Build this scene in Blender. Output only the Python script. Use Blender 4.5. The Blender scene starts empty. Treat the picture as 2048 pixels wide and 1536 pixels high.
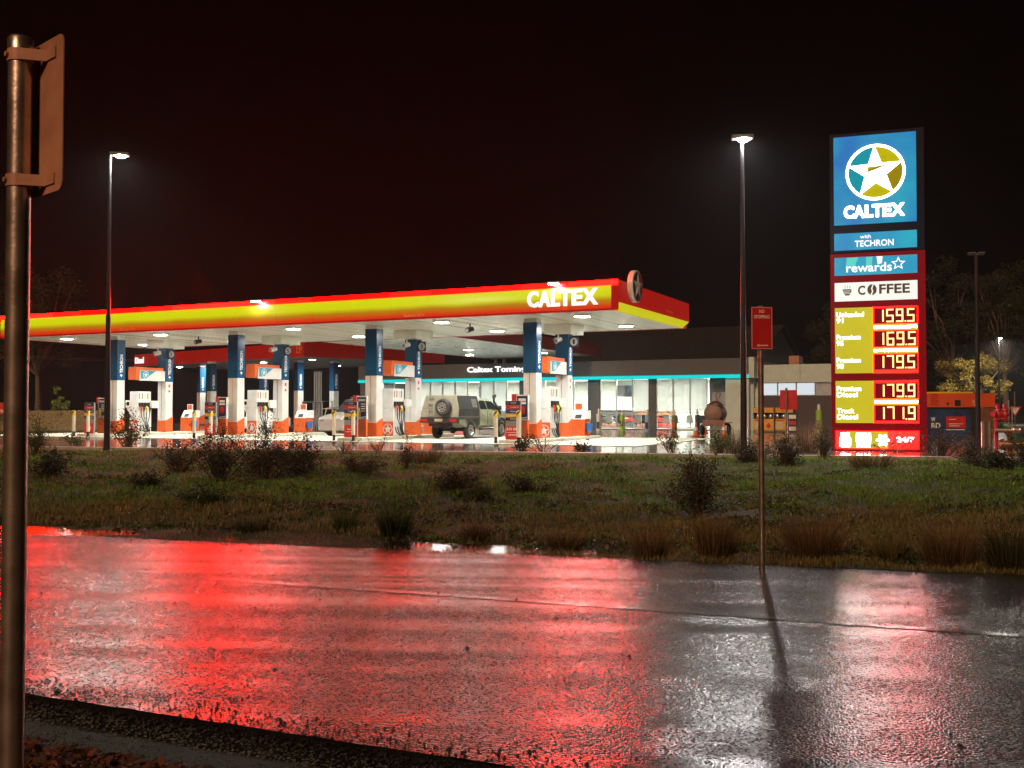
import bpy, bmesh, math, random
import numpy as np
from mathutils import Vector, Matrix

random.seed(7)
rng = np.random.default_rng(11)
scene = bpy.context.scene
COL = scene.collection
R = math.radians
PI = math.pi

# ------------------------------------------------------------------ camera, sky, sun, exposure
CAM_H = 1.30
FPX = 2000.0                      # focal length in pixels of the 2048 px wide photograph
PITCH = math.atan(52.0 / FPX)
cam_d = bpy.data.cameras.new('camera')
cam_d.sensor_width = 36.0
cam_d.lens = 36.0 * FPX / 2048.0
cam_d.clip_start = 0.05
cam_d.clip_end = 2000
cam = bpy.data.objects.new('camera', cam_d)
COL.objects.link(cam)
cam.location = (0, 0, CAM_H)
cam.rotation_euler = (R(90) + PITCH, 0, 0)
scene.camera = cam

world = bpy.data.worlds.new('World')
scene.world = world
world.use_nodes = True
wn = world.node_tree.nodes
wl = world.node_tree.links
sky = wn.new('ShaderNodeTexSky')
sky.sky_type = 'NISHITA'
sky.sun_disc = False
sky.sun_elevation = R(-4.0)
sky.sun_rotation = R(200)
wn['Background'].inputs['Strength'].default_value = 0.0005
wl.new(sky.outputs[0], wn['Background'].inputs['Color'])

sun_d = bpy.data.lights.new('sun', 'SUN')
sun_d.energy = 1.1
sun_d.angle = R(12)
sun_d.color = (1.0, 0.60, 0.36)
sun = bpy.data.objects.new('sun', sun_d)
COL.objects.link(sun)
sun.location = (0, -10, 20)
sun.rotation_euler = (R(58), 0, R(-24))

scene.view_settings.view_transform = 'Standard'
scene.view_settings.look = 'None'
scene.view_settings.exposure = 0.85
scene.view_settings.gamma = 1.0
scene.view_settings.use_curve_mapping = False
scene.cycles.use_denoising = True
scene.cycles.max_bounces = 6
scene.cycles.diffuse_bounces = 2
scene.cycles.glossy_bounces = 3
scene.cycles.transmission_bounces = 4
scene.cycles.transparent_max_bounces = 12
scene.cycles.volume_bounces = 0
scene.cycles.sample_clamp_indirect = 6.0
scene.cycles.caustics_reflective = False
scene.cycles.caustics_refractive = False

# ------------------------------------------------------------------ helpers
def at(px, py, Y):
    """point at distance Y seen at pixel (px, py) of the 2048x1536 photograph"""
    a = (px - 1024) / FPX
    b = (768 - py) / FPX
    d = Vector((a, math.cos(PITCH) - b * math.sin(PITCH), math.sin(PITCH) + b * math.cos(PITCH)))
    k = Y / d.y
    return Vector((d.x * k, Y, CAM_H + d.z * k))

def ground_at(px, py, z=0.0):
    p = at(px, py, 1.0)
    k = (z - CAM_H) / (p.z - CAM_H)
    return Vector((p.x * k, k, z))

P1 = Vector((3.88, 36.6, 0))
RZ = -math.atan2(0.436, 0.9)
U = Vector((math.cos(RZ), math.sin(RZ), 0))
V = Vector((-math.sin(RZ), math.cos(RZ), 0))
def ST(s, t, z=0.0):
    return P1 - U * s + V * t + Vector((0, 0, z))
def s_of(px, t):
    r = (px - 1024) / FPX
    q = P1 + V * t
    return (q.x - r * q.y) / (U.x - r * U.y)

class MB:
    def __init__(self):
        self.v = []; self.f = []
    def add(self, vs, fs):
        o = len(self.v)
        self.v += [tuple(p) for p in vs]
        self.f += [tuple(i + o for i in f) for f in fs]
        return self
    def box(self, x0, x1, y0, y1, z0, z1):
        return self.hexa([(x0, y0, z0), (x1, y0, z0), (x1, y1, z0), (x0, y1, z0),
                          (x0, y0, z1), (x1, y0, z1), (x1, y1, z1), (x0, y1, z1)])
    def hexa(self, p):
        return self.add(p, [(3, 2, 1, 0), (4, 5, 6, 7), (0, 1, 5, 4), (1, 2, 6, 5), (2, 3, 7, 6), (3, 0, 4, 7)])
    def tube(self, p0, p1, r0, r1=None, n=12, caps=True):
        r1 = r0 if r1 is None else r1
        p0 = Vector(p0); p1 = Vector(p1)
        d = (p1 - p0).normalized()
        a = d.cross(Vector((0, 0, 1)) if abs(d.z) < 0.9 else Vector((1, 0, 0))).normalized()
        b = d.cross(a)
        vs = []
        for p, r in ((p0, r0), (p1, r1)):
            for i in range(n):
                t = 2 * PI * i / n
                vs.append(p + a * (r * math.cos(t)) + b * (r * math.sin(t)))
        fs = [(i, (i + 1) % n, n + (i + 1) % n, n + i) for i in range(n)]
        if caps:
            fs += [tuple(range(n - 1, -1, -1)), tuple(range(n, 2 * n))]
        return self.add(vs, fs)
    def path(self, pts, r, n=8):
        pts = [Vector(p) for p in pts]
        rs = r if isinstance(r, (list, tuple)) else [r] * len(pts)
        vs = []; fs = []
        up = None
        for k, p in enumerate(pts):
            d = (pts[min(k + 1, len(pts) - 1)] - pts[max(k - 1, 0)]).normalized()
            if up is None:
                up = d.cross(Vector((0, 0, 1)) if abs(d.z) < 0.9 else Vector((1, 0, 0))).normalized()
            a = (up - d * up.dot(d)).normalized(); up = a
            b = d.cross(a)
            for i in range(n):
                t = 2 * PI * i / n
                vs.append(p + a * (rs[k] * math.cos(t)) + b * (rs[k] * math.sin(t)))
        for k in range(len(pts) - 1):
            for i in range(n):
                fs.append((k * n + i, k * n + (i + 1) % n, (k + 1) * n + (i + 1) % n, (k + 1) * n + i))
        fs += [tuple(range(n - 1, -1, -1)), tuple(range((len(pts) - 1) * n, len(pts) * n))]
        return self.add(vs, fs)
    def prism(self, poly, axis, a0, a1):
        """poly: 2-D outline; axis 'x': (y,z), 'y': (x,z), 'z': (x,y)"""
        n = len(poly)
        def P(q, h):
            return {'x': (h, q[0], q[1]), 'y': (q[0], h, q[1]), 'z': (q[0], q[1], h)}[axis]
        vs = [P(q, a0) for q in poly] + [P(q, a1) for q in poly]
        fs = [tuple(range(n - 1, -1, -1)), tuple(range(n, 2 * n))]
        fs += [(i, (i + 1) % n, n + (i + 1) % n, n + i) for i in range(n)]
        return self.add(vs, fs)
    def lathe(self, prof, c, axis='x', n=24):
        """prof: list of (radius, along axis)"""
        vs = []; fs = []
        m = len(prof)
        for i in range(n):
            t = 2 * PI * i / n
            for r, h in prof:
                q = (r * math.cos(t), r * math.sin(t))
                vs.append({'x': (c[0] + h, c[1] + q[0], c[2] + q[1]),
                           'y': (c[0] + q[0], c[1] + h, c[2] + q[1]),
                           'z': (c[0] + q[0], c[1] + q[1], c[2] + h)}[axis])
        for i in range(n):
            for j in range(m - 1):
                fs.append((i * m + j, ((i + 1) % n) * m + j, ((i + 1) % n) * m + j + 1, i * m + j + 1))
        return self.add(vs, fs)
    def build(self, name, mat, parent=None, smooth=False, bevel=0.0, kind=None, label=None):
        me = bpy.data.meshes.new(name)
        me.from_pydata(self.v, [], self.f)
        bm = bmesh.new(); bm.from_mesh(me)
        bmesh.ops.recalc_face_normals(bm, faces=bm.faces)
        bm.to_mesh(me); bm.free()
        if smooth:
            me.polygons.foreach_set('use_smooth', [True] * len(me.polygons))
            try: me.set_sharp_from_angle(angle=R(38))
            except Exception: pass
        me.materials.append(mat)
        o = bpy.data.objects.new(name, me)
        COL.objects.link(o)
        if parent is not None: o.parent = parent
        if bevel:
            b = o.modifiers.new('bevel', 'BEVEL'); b.width = bevel; b.segments = 2; b.limit_method = 'ANGLE'
        if kind: o['kind'] = kind
        if label: o['label'] = label
        return o

def box(name, mat, parent, x0, x1, y0, y1, z0, z1, bevel=0.0):
    return MB().box(x0, x1, y0, y1, z0, z1).build(name, mat, parent, bevel=bevel)

def thing(name, label, cat, loc=(0, 0, 0), rz=0.0, group=None):
    o = bpy.data.objects.new(name, None)
    o.empty_display_size = 0.2
    COL.objects.link(o)
    o.location = loc; o.rotation_euler = (0, 0, rz)
    return tag(o, label, cat, group)
def tag(o, label, cat, group=None):
    o['label'] = label; o['category'] = cat
    if group: o['group'] = group
    return o
def copy_tree(o, parent=None):
    c = o.copy(); COL.objects.link(c); c.parent = parent
    if parent is not None: c.matrix_parent_inverse = o.matrix_parent_inverse.copy()
    for ch in list(o.children): copy_tree(ch, c)
    return c

# ---- materials
def NM(name):
    m = bpy.data.materials.new(name); m.use_nodes = True
    nt = m.node_tree
    return m, nt, nt.nodes, nt.links, nt.nodes['Principled BSDF']
def mat(name, col, rough=0.5, metal=0.0, var=0.15, scale=6.0, bump=0.0, bscale=40.0, spec=0.5, coat=0.0):
    m, nt, n, l, b = NM(name)
    b.inputs['Roughness'].default_value = rough
    b.inputs['Metallic'].default_value = metal
    b.inputs['Specular IOR Level'].default_value = spec
    b.inputs['Coat Weight'].default_value = coat
    tc = n.new('ShaderNodeTexCoord')
    nz = n.new('ShaderNodeTexNoise'); nz.inputs['Scale'].default_value = scale; nz.inputs['Detail'].default_value = 5
    l.new(tc.outputs['Object'], nz.inputs['Vector'])
    rp = n.new('ShaderNodeValToRGB')
    rp.color_ramp.elements[0].position = 0.3; rp.color_ramp.elements[1].position = 0.72
    rp.color_ramp.elements[0].color = (*[c * (1 - var) for c in col], 1)
    rp.color_ramp.elements[1].color = (*[min(1, c * (1 + var * 0.6)) for c in col], 1)
    l.new(nz.outputs['Fac'], rp.inputs['Fac'])
    l.new(rp.outputs['Color'], b.inputs['Base Color'])
    mr = n.new('ShaderNodeMapRange')
    mr.inputs['To Min'].default_value = max(0.02, rough * 0.8); mr.inputs['To Max'].default_value = min(1, rough * 1.25)
    l.new(nz.outputs['Fac'], mr.inputs['Value']); l.new(mr.outputs[0], b.inputs['Roughness'])
    if bump:
        n2 = n.new('ShaderNodeTexNoise'); n2.inputs['Scale'].default_value = bscale; n2.inputs['Detail'].default_value = 3
        l.new(tc.outputs['Object'], n2.inputs['Vector'])
        bp = n.new('ShaderNodeBump'); bp.inputs['Strength'].default_value = bump; bp.inputs['Distance'].default_value = 0.02
        l.new(n2.outputs['Fac'], bp.inputs['Height']); l.new(bp.outputs[0], b.inputs['Normal'])
    return m
def glow(name, col, strength, rough=0.35):
    m, nt, n, l, b = NM(name)
    b.inputs['Base Color'].default_value = (*[min(0.2, c * 0.12) for c in col], 1)
    b.inputs['Roughness'].default_value = rough
    b.inputs['Emission Color'].default_value = (*col, 1)
    b.inputs['Emission Strength'].default_value = strength; b.inputs['Specular IOR Level'].default_value = 0.12
    return m
def glass(name, tint=(0.85, 0.9, 0.9), refl=0.12):
    m, nt, n, l, b = NM(name)
    n.remove(b)
    tr = n.new('ShaderNodeBsdfTransparent'); tr.inputs['Color'].default_value = (*tint, 1)
    gl = n.new('ShaderNodeBsdfGlossy'); gl.inputs['Roughness'].default_value = 0.03
    fr = n.new('ShaderNodeFresnel'); fr.inputs['IOR'].default_value = 1.45
    mx = n.new('ShaderNodeMixShader')
    l.new(fr.outputs[0], mx.inputs[0]); l.new(tr.outputs[0], mx.inputs[1]); l.new(gl.outputs[0], mx.inputs[2])
    l.new(mx.outputs[0], n['Material Output'].inputs['Surface'])
    return m

M = {}
M['steel'] = mat('galvanised_steel', (0.50, 0.39, 0.32), 0.32, 0.9, 0.25, 14, 0.05, 60)
M['sign_back'] = mat('aluminium_sign_back', (0.42, 0.19, 0.11), 0.55, 0.1, 0.25, 9, 0.04, 30)
M['sign_red'] = mat('retroreflective_red', (0.42, 0.012, 0.014), 0.4, 0, 0.12, 5)
M['sign_pale'] = mat('faded_white_print', (0.72, 0.5, 0.48), 0.5)
M['lamp_post'] = mat('dark_pole_paint', (0.06, 0.055, 0.06), 0.3, 0.6, 0.2, 10)
M['lamp_head'] = mat('lamp_housing', (0.18, 0.18, 0.18), 0.4, 0.5)
M['red_paint'] = mat('fascia_red', (0.50, 0.018, 0.010), 0.32, 0, 0.10, 1.5)
M['soffit'] = mat('soffit_white', (0.74, 0.76, 0.68), 0.28, 0, 0.08, 2.0, 0.02, 8)
M['soffit_dark'] = mat('soffit_grey', (0.13, 0.14, 0.145), 0.5)
M['roof_metal'] = mat('roof_sheet', (0.07, 0.07, 0.075), 0.5, 0.3)
M['white'] = mat('white_panel', (0.66, 0.66, 0.64), 0.35, 0, 0.12, 3)
M['cream'] = mat('cream_paint', (0.62, 0.58, 0.46), 0.45, 0, 0.12, 4)
M['grey_white'] = mat('column_white', (0.60, 0.60, 0.58), 0.35, 0, 0.12, 2)
M['blue'] = mat('column_blue', (0.007, 0.062, 0.14), 0.22, 0, 0.1, 2)
M['orange'] = mat('orange_panel', (0.62, 0.10, 0.018), 0.32, 0, 0.12, 3)
M['orange_topper'] = mat('orange_topper', (0.66, 0.115, 0.02), 0.4, 0, 0.1, 3)
M['red_panel'] = mat('red_panel', (0.52, 0.025, 0.02), 0.35, 0, 0.1, 3)
M['navy'] = mat('navy_print', (0.018, 0.035, 0.085), 0.35)
M['yellow'] = mat('yellow_paint', (0.70, 0.48, 0.02), 0.4)
M['yellow_lid'] = mat('yellow_plastic', (0.72, 0.62, 0.03), 0.4)
M['black'] = mat('black_rubber', (0.012, 0.012, 0.012), 0.5)
M['black_gloss'] = mat('black_gloss', (0.012, 0.012, 0.013), 0.2)
M['grey'] = mat('grey_plastic', (0.22, 0.22, 0.22), 0.45)
M['teal_print'] = mat('teal_print', (0.02, 0.28, 0.42), 0.4)
M['bucket_blue'] = mat('blue_plastic', (0.015, 0.12, 0.38), 0.35)
M['concrete'] = mat('pale_concrete', (0.52, 0.50, 0.40), 0.6, 0, 0.22, 1.3, 0.08, 50)
M['kerb'] = mat('kerb_concrete', (0.26, 0.22, 0.18), 0.6, 0, 0.3, 3, 0.15, 30)
M['charcoal'] = mat('charcoal_cladding', (0.075, 0.078, 0.08), 0.45, 0, 0.12, 2)
M['render'] = mat('cream_render', (0.52, 0.62, 0.56), 0.7, 0, 0.10, 2, 0.05, 60)
M['alu'] = mat('aluminium', (0.5, 0.5, 0.48), 0.35, 0.85, 0.15, 6)
M['glass'] = glass('window_glass')
M['car_glass'] = mat('tinted_glass', (0.012, 0.015, 0.016), 0.06, 0, 0.05)
M['wood'] = mat('fence_timber', (0.34, 0.24, 0.10), 0.7, 0, 0.6, 9, 0.2, 30)
M['bark'] = mat('bark', (0.13, 0.095, 0.07), 0.85, 0, 0.35, 5, 0.4, 25)
M['stem'] = mat('shrub_stem', (0.05, 0.04, 0.025), 0.8)

def frame_basis(face):
    # right, out
    if face == 'front': return Vector((1, 0, 0)), Vector((0, -1, 0))
    if face == 'right': return Vector((0, 1, 0)), Vector((1, 0, 0))
    return Vector((-1, 0, 0)), Vector((0, 1, 0))
_tc = {}
def text_geo(body, bold):
    k = (body, bold)
    if k in _tc: return _tc[k]
    cu = bpy.data.curves.new('lettering', 'FONT')
    cu.body = body; cu.size = 1.0; cu.offset = bold; cu.resolution_u = 3
    ob = bpy.data.objects.new('lettering_source', cu)
    me = bpy.data.meshes.new_from_object(ob)
    vs = np.array([v.co[:] for v in me.vertices]); fs = [tuple(p.vertices) for p in me.polygons]
    bpy.data.objects.remove(ob); bpy.data.curves.remove(cu); bpy.data.meshes.remove(me)
    _tc[k] = (vs, fs)
    return _tc[k]
def text(name, body, m, parent, origin, w, h, face='front', bold=0.0, vertical=False, depth=0.006, lift=0.004):
    """flat lettering with a little thickness; origin = lower left corner of its box on the wall"""
    vs, fs = text_geo(body, bold)
    lo = vs.min(0); hi = vs.max(0)
    sx = w / max(1e-6, hi[0] - lo[0]); sy = h / max(1e-6, hi[1] - lo[1])
    right, out = frame_basis(face)
    up = Vector((0, 0, 1)); o = Vector(origin)
    b = MB(); n = len(vs)
    V2 = []
    for d in (lift + depth, lift):
        for p in vs:
            a = (p[0] - lo[0]) * sx; c = (p[1] - lo[1]) * sy
            q = (o + up * a + right * (h - c)) if vertical else (o + right * a + up * c)
            V2.append(q + out * d)
    edges = {}
    for f in fs:
        for i in range(len(f)):
            e = (f[i], f[(i + 1) % len(f)])
            edges[tuple(sorted(e))] = edges.get(tuple(sorted(e)), 0) + 1
    F = list(fs) + [tuple(i + n for i in reversed(f)) for f in fs]
    for f in fs:
        for i in range(len(f)):
            a, c = f[i], f[(i + 1) % len(f)]
            if edges[tuple(sorted((a, c)))] == 1: F.append((a, c, c + n, a + n))
    b.add(V2, F)
    return b.build(name, m, parent)

def star_poly(cx, cy, r, rot=90, inner=0.42):
    return [(cx + (r if k % 2 == 0 else r * inner) * math.cos(R(rot + 36 * k)),
             cy + (r if k % 2 == 0 else r * inner) * math.sin(R(rot + 36 * k))) for k in range(10)]
def circle_poly(cx, cy, r, n=40):
    return [(cx + r * math.cos(2 * PI * k / n), cy + r * math.sin(2 * PI * k / n)) for k in range(n)]
def plate(name, poly, m, parent, origin, face='front', lift=0.003, depth=0.006, bevel=0):
    right, out = frame_basis(face)
    o = Vector(origin); up = Vector((0, 0, 1))
    n = len(poly)
    vs = [o + right * p[0] + up * p[1] + out * lift for p in poly] + [o + right * p[0] + up * p[1] + out * (lift + depth) for p in poly]
    fs = [tuple(range(n)), tuple(range(2 * n - 1, n - 1, -1))] + [(i, (i + 1) % n, n + (i + 1) % n, n + i) for i in range(n)]
    return MB().add(vs, fs).build(name, m, parent, bevel=bevel)
def ring(name, r0, r1, m, parent, origin, face='front', lift=0.003, depth=0.006, n=40):
    right, out = frame_basis(face); o = Vector(origin); up = Vector((0, 0, 1))
    vs = []
    for d in (lift, lift + depth):
        for r in (r0, r1):
            vs += [o + right * p[0] + up * p[1] + out * d for p in circle_poly(0, 0, r, n)]
    fs = []
    for i in range(n):
        j = (i + 1) % n
        fs += [(i, j, n + j, n + i), (2 * n + i, 3 * n + i, 3 * n + j, 2 * n + j), (n + i, n + j, 3 * n + j, 3 * n + i), (i, 2 * n + i, 2 * n + j, j)]
    return MB().add(vs, fs).build(name, m, parent)
def area_light(name, parent, loc, size, power, col=(1, 0.97, 0.86), spread=180, shape='DISK', rot=(0, 0, 0), size_y=None):
    ld = bpy.data.lights.new(name, 'AREA'); ld.shape = shape; ld.size = size
    if size_y: ld.size_y = size_y
    ld.energy = power; ld.color = col; ld.spread = R(spread)
    o = bpy.data.objects.new(name, ld); COL.objects.link(o)
    o.location = loc; o.rotation_euler = rot
    if parent is not None: o.parent = parent
    return o

# lattice noise for terrain and planting
_lat = rng.random((256, 256))
def vnoise(x, y, scale, seed=0):
    x = np.asarray(x, float) / scale + 37.3 * seed; y = np.asarray(y, float) / scale + 91.7 * seed
    xi = np.floor(x).astype(int); yi = np.floor(y).astype(int)
    fx = x - xi; fy = y - yi
    fx = fx * fx * (3 - 2 * fx); fy = fy * fy * (3 - 2 * fy)
    g = lambda a, b: _lat[a % 256, b % 256]
    return (g(xi, yi) * (1 - fx) + g(xi + 1, yi) * fx) * (1 - fy) + (g(xi, yi + 1) * (1 - fx) + g(xi + 1, yi + 1) * fx) * fy
ROAD_Z = -0.38
def road_far(x): return 11.73 - 0.2946 * x
def road_near(x): return 3.85 - 0.424 * x
def road_near2(x): return np.minimum(road_near(np.asarray(x, float)), road_far(np.asarray(x, float)) - 5)
def zr(x, y):
    f = road_far(np.asarray(x, float)); return ROAD_Z + 0.32 * np.clip((f - y) / (f - road_near2(x)), 0, 1)
def fc_edge(x): return 29.6 - 0.27 * x
def zg(x, y):
    x = np.asarray(x, float); y = np.asarray(y, float)
    a = road_far(x); c = fc_edge(x)
    w = np.clip((y - a) / (c - a), 0, 1)
    s = w * w * (3 - 2 * w)
    win = np.clip(w * 7, 0, 1) * np.clip((1 - w) * 5, 0, 1)
    b = (vnoise(x, y, 3.6, 1) - 0.5) * 0.30 + (vnoise(x, y, 1.3, 2) - 0.5) * 0.14 + (vnoise(x, y, 0.45, 3) - 0.5) * 0.05
    edge = (vnoise(x, y, 0.8, 5) - 0.62) * 0.10 * np.clip(1 - np.abs(w - 0.025) / 0.05, 0, 1)
    return ROAD_Z + 0.345 * s + b * win + edge

# ------------------------------------------------------------------ ground, road, verge, forecourt
def sheet(name, mat_, poly, z, kind='structure', parent=None):
    b = MB(); b.add([(p[0], p[1], z) for p in poly], [tuple(range(len(poly)))])
    o = b.build(name, mat_, parent)
    if kind and parent is None: o['kind'] = kind
    return o
def tagged(o, label, cat):
    o['label'] = label; o['category'] = cat; return o

M['soil'] = mat('dark_soil', (0.045, 0.036, 0.024), 0.75, 0, 0.4, 2.5, 0.5, 30)
M['lawn'] = mat('rear_lawn', (0.05, 0.07, 0.02), 0.8, 0, 0.4, 1.5, 0.4, 20)
ground = sheet('ground', M['soil'], [(-150, -40), (150, -40), (150, 195), (-150, 195)], -0.62)
tagged(ground, 'dark bare ground running out to the horizon', 'ground')

# wet chip-seal
def wet_road(name, s0, s1, base):
    m, nt, n, l, b = NM(name)
    tc = n.new('ShaderNodeTexCoord')
    def mth(op, a, c=None, d=None):
        q = n.new('ShaderNodeMath'); q.operation = op
        for k, v in enumerate((a, c, d)):
            if v is None: continue
            if isinstance(v, (int, float)): q.inputs[k].default_value = v
            else: l.new(v, q.inputs[k])
        return q.outputs[0]
    def rng_(v, a, c, d, e):
        q = n.new('ShaderNodeMapRange'); l.new(v, q.inputs['Value'])
        for k, x in zip(('From Min', 'From Max', 'To Min', 'To Max'), (a, c, d, e)): q.inputs[k].default_value = x
        return q.outputs[0]
    big = n.new('ShaderNodeTexNoise'); big.inputs['Scale'].default_value = 0.7; big.inputs['Detail'].default_value = 4
    mp = n.new('ShaderNodeMapping'); mp.inputs['Rotation'].default_value = (0, 0, R(19)); mp.inputs['Scale'].default_value = (0.10, 1.7, 1)
    l.new(tc.outputs['Object'], mp.inputs['Vector'])
    trk = n.new('ShaderNodeTexNoise'); trk.inputs['Scale'].default_value = 1.3; trk.inputs['Detail'].default_value = 6
    l.new(mp.outputs[0], trk.inputs['Vector'])
    vo = n.new('ShaderNodeTexVoronoi'); vo.inputs['Scale'].default_value = 72; vo.inputs['Randomness'].default_value = 1
    v2 = n.new('ShaderNodeTexVoronoi'); v2.inputs['Scale'].default_value = 24
    nz = n.new('ShaderNodeTexNoise'); nz.inputs['Scale'].default_value = 55; nz.inputs['Detail'].default_value = 3
    for q in (big, vo, v2, nz): l.new(tc.outputs['Object'], q.inputs['Vector'])
    # stones: random height per chip, domed
    sep = n.new('ShaderNodeSeparateColor'); l.new(vo.outputs['Color'], sep.inputs[0])
    dome = mth('MULTIPLY', vo.outputs['Distance'], -1.0)
    hgt = mth('MULTIPLY_ADD', sep.outputs[0], 0.7, dome)
    hgt = mth('MULTIPLY_ADD', nz.outputs['Fac'], 0.5, hgt)
    bp = n.new('ShaderNodeBump'); bp.inputs['Distance'].default_value = 0.005
    l.new(rng_(trk.outputs['Fac'], 0.35, 0.65, s0, s1), bp.inputs['Strength'])
    l.new(hgt, bp.inputs['Height']); l.new(bp.outputs[0], b.inputs['Normal'])
    # chips that stand out of the water film are dull and dark
    dryc = mth('MULTIPLY', mth('GREATER_THAN', mth('ADD', sep.outputs[1], mth('MULTIPLY', mth('SUBTRACT', trk.outputs['Fac'], 0.5), 1.2)), 0.60), mth('LESS_THAN', vo.outputs['Distance'], 0.46))
    l.new(rng_(dryc, 0, 1, 0.18, 0.62), b.inputs['Roughness'])
    l.new(rng_(dryc, 0, 1, 0.62, 0.10), b.inputs['Specular IOR Level'])
    mx = n.new('ShaderNodeMix'); mx.data_type = 'RGBA'
    l.new(dryc, mx.inputs[0]); mx.inputs[6].default_value = (*base, 1); mx.inputs[7].default_value = (0.006, 0.006, 0.006, 1)
    l.new(mx.outputs[2], b.inputs['Base Color'])
    b.inputs['IOR'].default_value = 1.55
    return m
M['road'] = wet_road('wet_chip_seal', 0.20, 0.56, (0.036, 0.034, 0.034))
rx = []; x = -45.0
while x < 45:
    rx.append(x); x += 0.14 if -9 < x < 7 else 1.5
rr_ = random.Random(3)
b = MB(); NR = 14
for x in rx:
    n0, f0_ = float(road_near2(x)) + rr_.uniform(-0.012, 0.012), road_far(x) + 0.03 - 0.30 * float(vnoise(x, 3.0, 0.55, 21)) * float(vnoise(x, 9.0, 2.1, 22)) - rr_.uniform(0, 0.03)
    for k in range(NR):
        y = n0 + (f0_ - n0) * k / (NR - 1)
        b.v.append((x, y, float(zr(x, y))))
b.f = [(i * NR + k, (i + 1) * NR + k, (i + 1) * NR + k + 1, i * NR + k + 1) for i in range(len(rx) - 1) for k in range(NR - 1)]
road = b.build('road', M['road'], smooth=True); road['kind'] = 'structure'
tagged(road, 'wet chip-seal road with red and white light streaks', 'road')
# worn edge line: filled-in, smoother surface
M['worn_paint'] = wet_road('worn_road_paint', 0.10, 0.22, (0.13, 0.125, 0.12))
def cl(x): return 8.12 - 0.375 * x
b = MB()
for k in range(-44, 100):
    x = k / 16; wv = 0.014 * math.sin(k * 1.3) + 0.01 * math.sin(k * 3.1)
    for d in (-0.075 + wv, 0.075 - wv * 0.7): b.v.append((x, cl(x) + d, float(zr(x, cl(x) + d)) + 0.004))
b.f = [(2 * i, 2 * i + 2, 2 * i + 3, 2 * i + 1) for i in range(143)]
b.build('road_marking', M['worn_paint'], road)

# gutter, gravel shoulder and leaf-strewn bank this side of the road
M['gutter'] = mat('edge_shade_black', (0.010, 0.010, 0.010), 0.7, 0, 0.5, 30, 1.0, 90, spec=0.12)  # near-black colour stands in for shade on the unlit slope
M['gravel'] = mat('wet_gravel', (0.03, 0.032, 0.03), 0.42, 0, 0.5, 60, 1.0, 130)
M['bank'] = mat('leafy_soil', (0.05, 0.035, 0.022), 0.7, 0, 0.5, 25, 0.8, 60)
def strip(name, m, o0, o1, z0, z1, label, cat):
    b = MB(); pts = []
    x = -30.0; k = 0; r2 = random.Random(5)
    while x < 14:
        pts.append(x); x += 0.035 if -5 < x < 3 else 1.0
    for x in pts:
        y = float(road_near2(x))
        b.v += [(x, y - o0 + r2.uniform(-0.012, 0.012) + 0.02 * math.sin(x * 2.3 + o0 * 40), z0), (x, y - o1 + r2.uniform(-0.012, 0.012) + 0.02 * math.sin(x * 2.3 + o1 * 40), z1)]
    b.f = [(2 * i, 2 * i + 2, 2 * i + 3, 2 * i + 1) for i in range(len(pts) - 1)]
    o = b.build(name, m); o['kind'] = 'structure'
    return tagged(o, label, cat)
NZ = ROAD_Z + 0.32
strip('gutter', M['gutter'], -0.03, 0.19, NZ - 0.008, NZ - 0.066, 'edge painted black for shade, falling away from the near side of the road', 'gutter')
strip('gravel_shoulder', M['gravel'], 0.15, 0.46, NZ - 0.056, NZ - 0.07, 'strip of wet grey gravel beside the gutter', 'gravel')
strip('near_bank', M['bank'], 0.38, 14, NZ - 0.062, NZ + 0.03, 'leaf strewn bank in the near corner', 'ground')

# verge terrain
def verge():
    nx, nw = 260, 120
    X = np.concatenate([np.linspace(-46, -16, 40, endpoint=False), np.linspace(-16, 18, 190, endpoint=False), np.linspace(18, 46, 30)])
    W = np.concatenate([[-0.03, -0.02, -0.01], np.linspace(0.0, 1.015, nw - 3)])
    XX, WW = np.meshgrid(X, W)
    A = road_far(XX); C = fc_edge(XX)
    YY = A + (C - A) * WW
    ZZ = zg(XX, YY)
    ZZ = np.where(WW < 0, ROAD_Z - 0.004, ZZ)
    vs = np.stack([XX, YY, ZZ], -1).reshape(-1, 3)
    n = len(X)
    fs = [(r * n + c, r * n + c + 1, (r + 1) * n + c + 1, (r + 1) * n + c) for r in range(nw - 1) for c in range(n - 1)]
    b = MB(); b.v = vs.tolist(); b.f = fs
    m, nt, nn, l, bs = NM('verge_soil')
    tc = nn.new('ShaderNodeTexCoord'); nz = nn.new('ShaderNodeTexNoise'); nz.inputs['Scale'].default_value = 1.1; nz.inputs['Detail'].default_value = 8
    l.new(tc.outputs['Object'], nz.inputs['Vector'])
    cr = nn.new('ShaderNodeValToRGB'); e = cr.color_ramp.elements
    e[0].position = 0.36; e[0].color = (0.014, 0.020, 0.006, 1); e[1].position = 0.68; e[1].color = (0.065, 0.058, 0.03, 1)
    k = e.new(0.52); k.color = (0.03, 0.032, 0.012, 1)
    l.new(nz.outputs['Fac'], cr.inputs['Fac']); l.new(cr.outputs[0], bs.inputs['Base Color'])
    bs.inputs['Roughness'].default_value = 0.75; bs.inputs['Specular IOR Level'].default_value = 0.12
    n2 = nn.new('ShaderNodeTexNoise'); n2.inputs['Scale'].default_value = 22; n2.inputs['Detail'].default_value = 5
    l.new(tc.outputs['Object'], n2.inputs['Vector'])
    bp = nn.new('ShaderNodeBump'); bp.inputs['Strength'].default_value = 0.7; bp.inputs['Distance'].default_value = 0.03
    l.new(n2.outputs['Fac'], bp.inputs['Height']); l.new(bp.outputs[0], bs.inputs['Normal'])
    o = b.build('verge', m, smooth=True); o['kind'] = 'structure'
    tagged(o, 'rough grassy verge between the road and the forecourt', 'verge')
verge()
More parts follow.
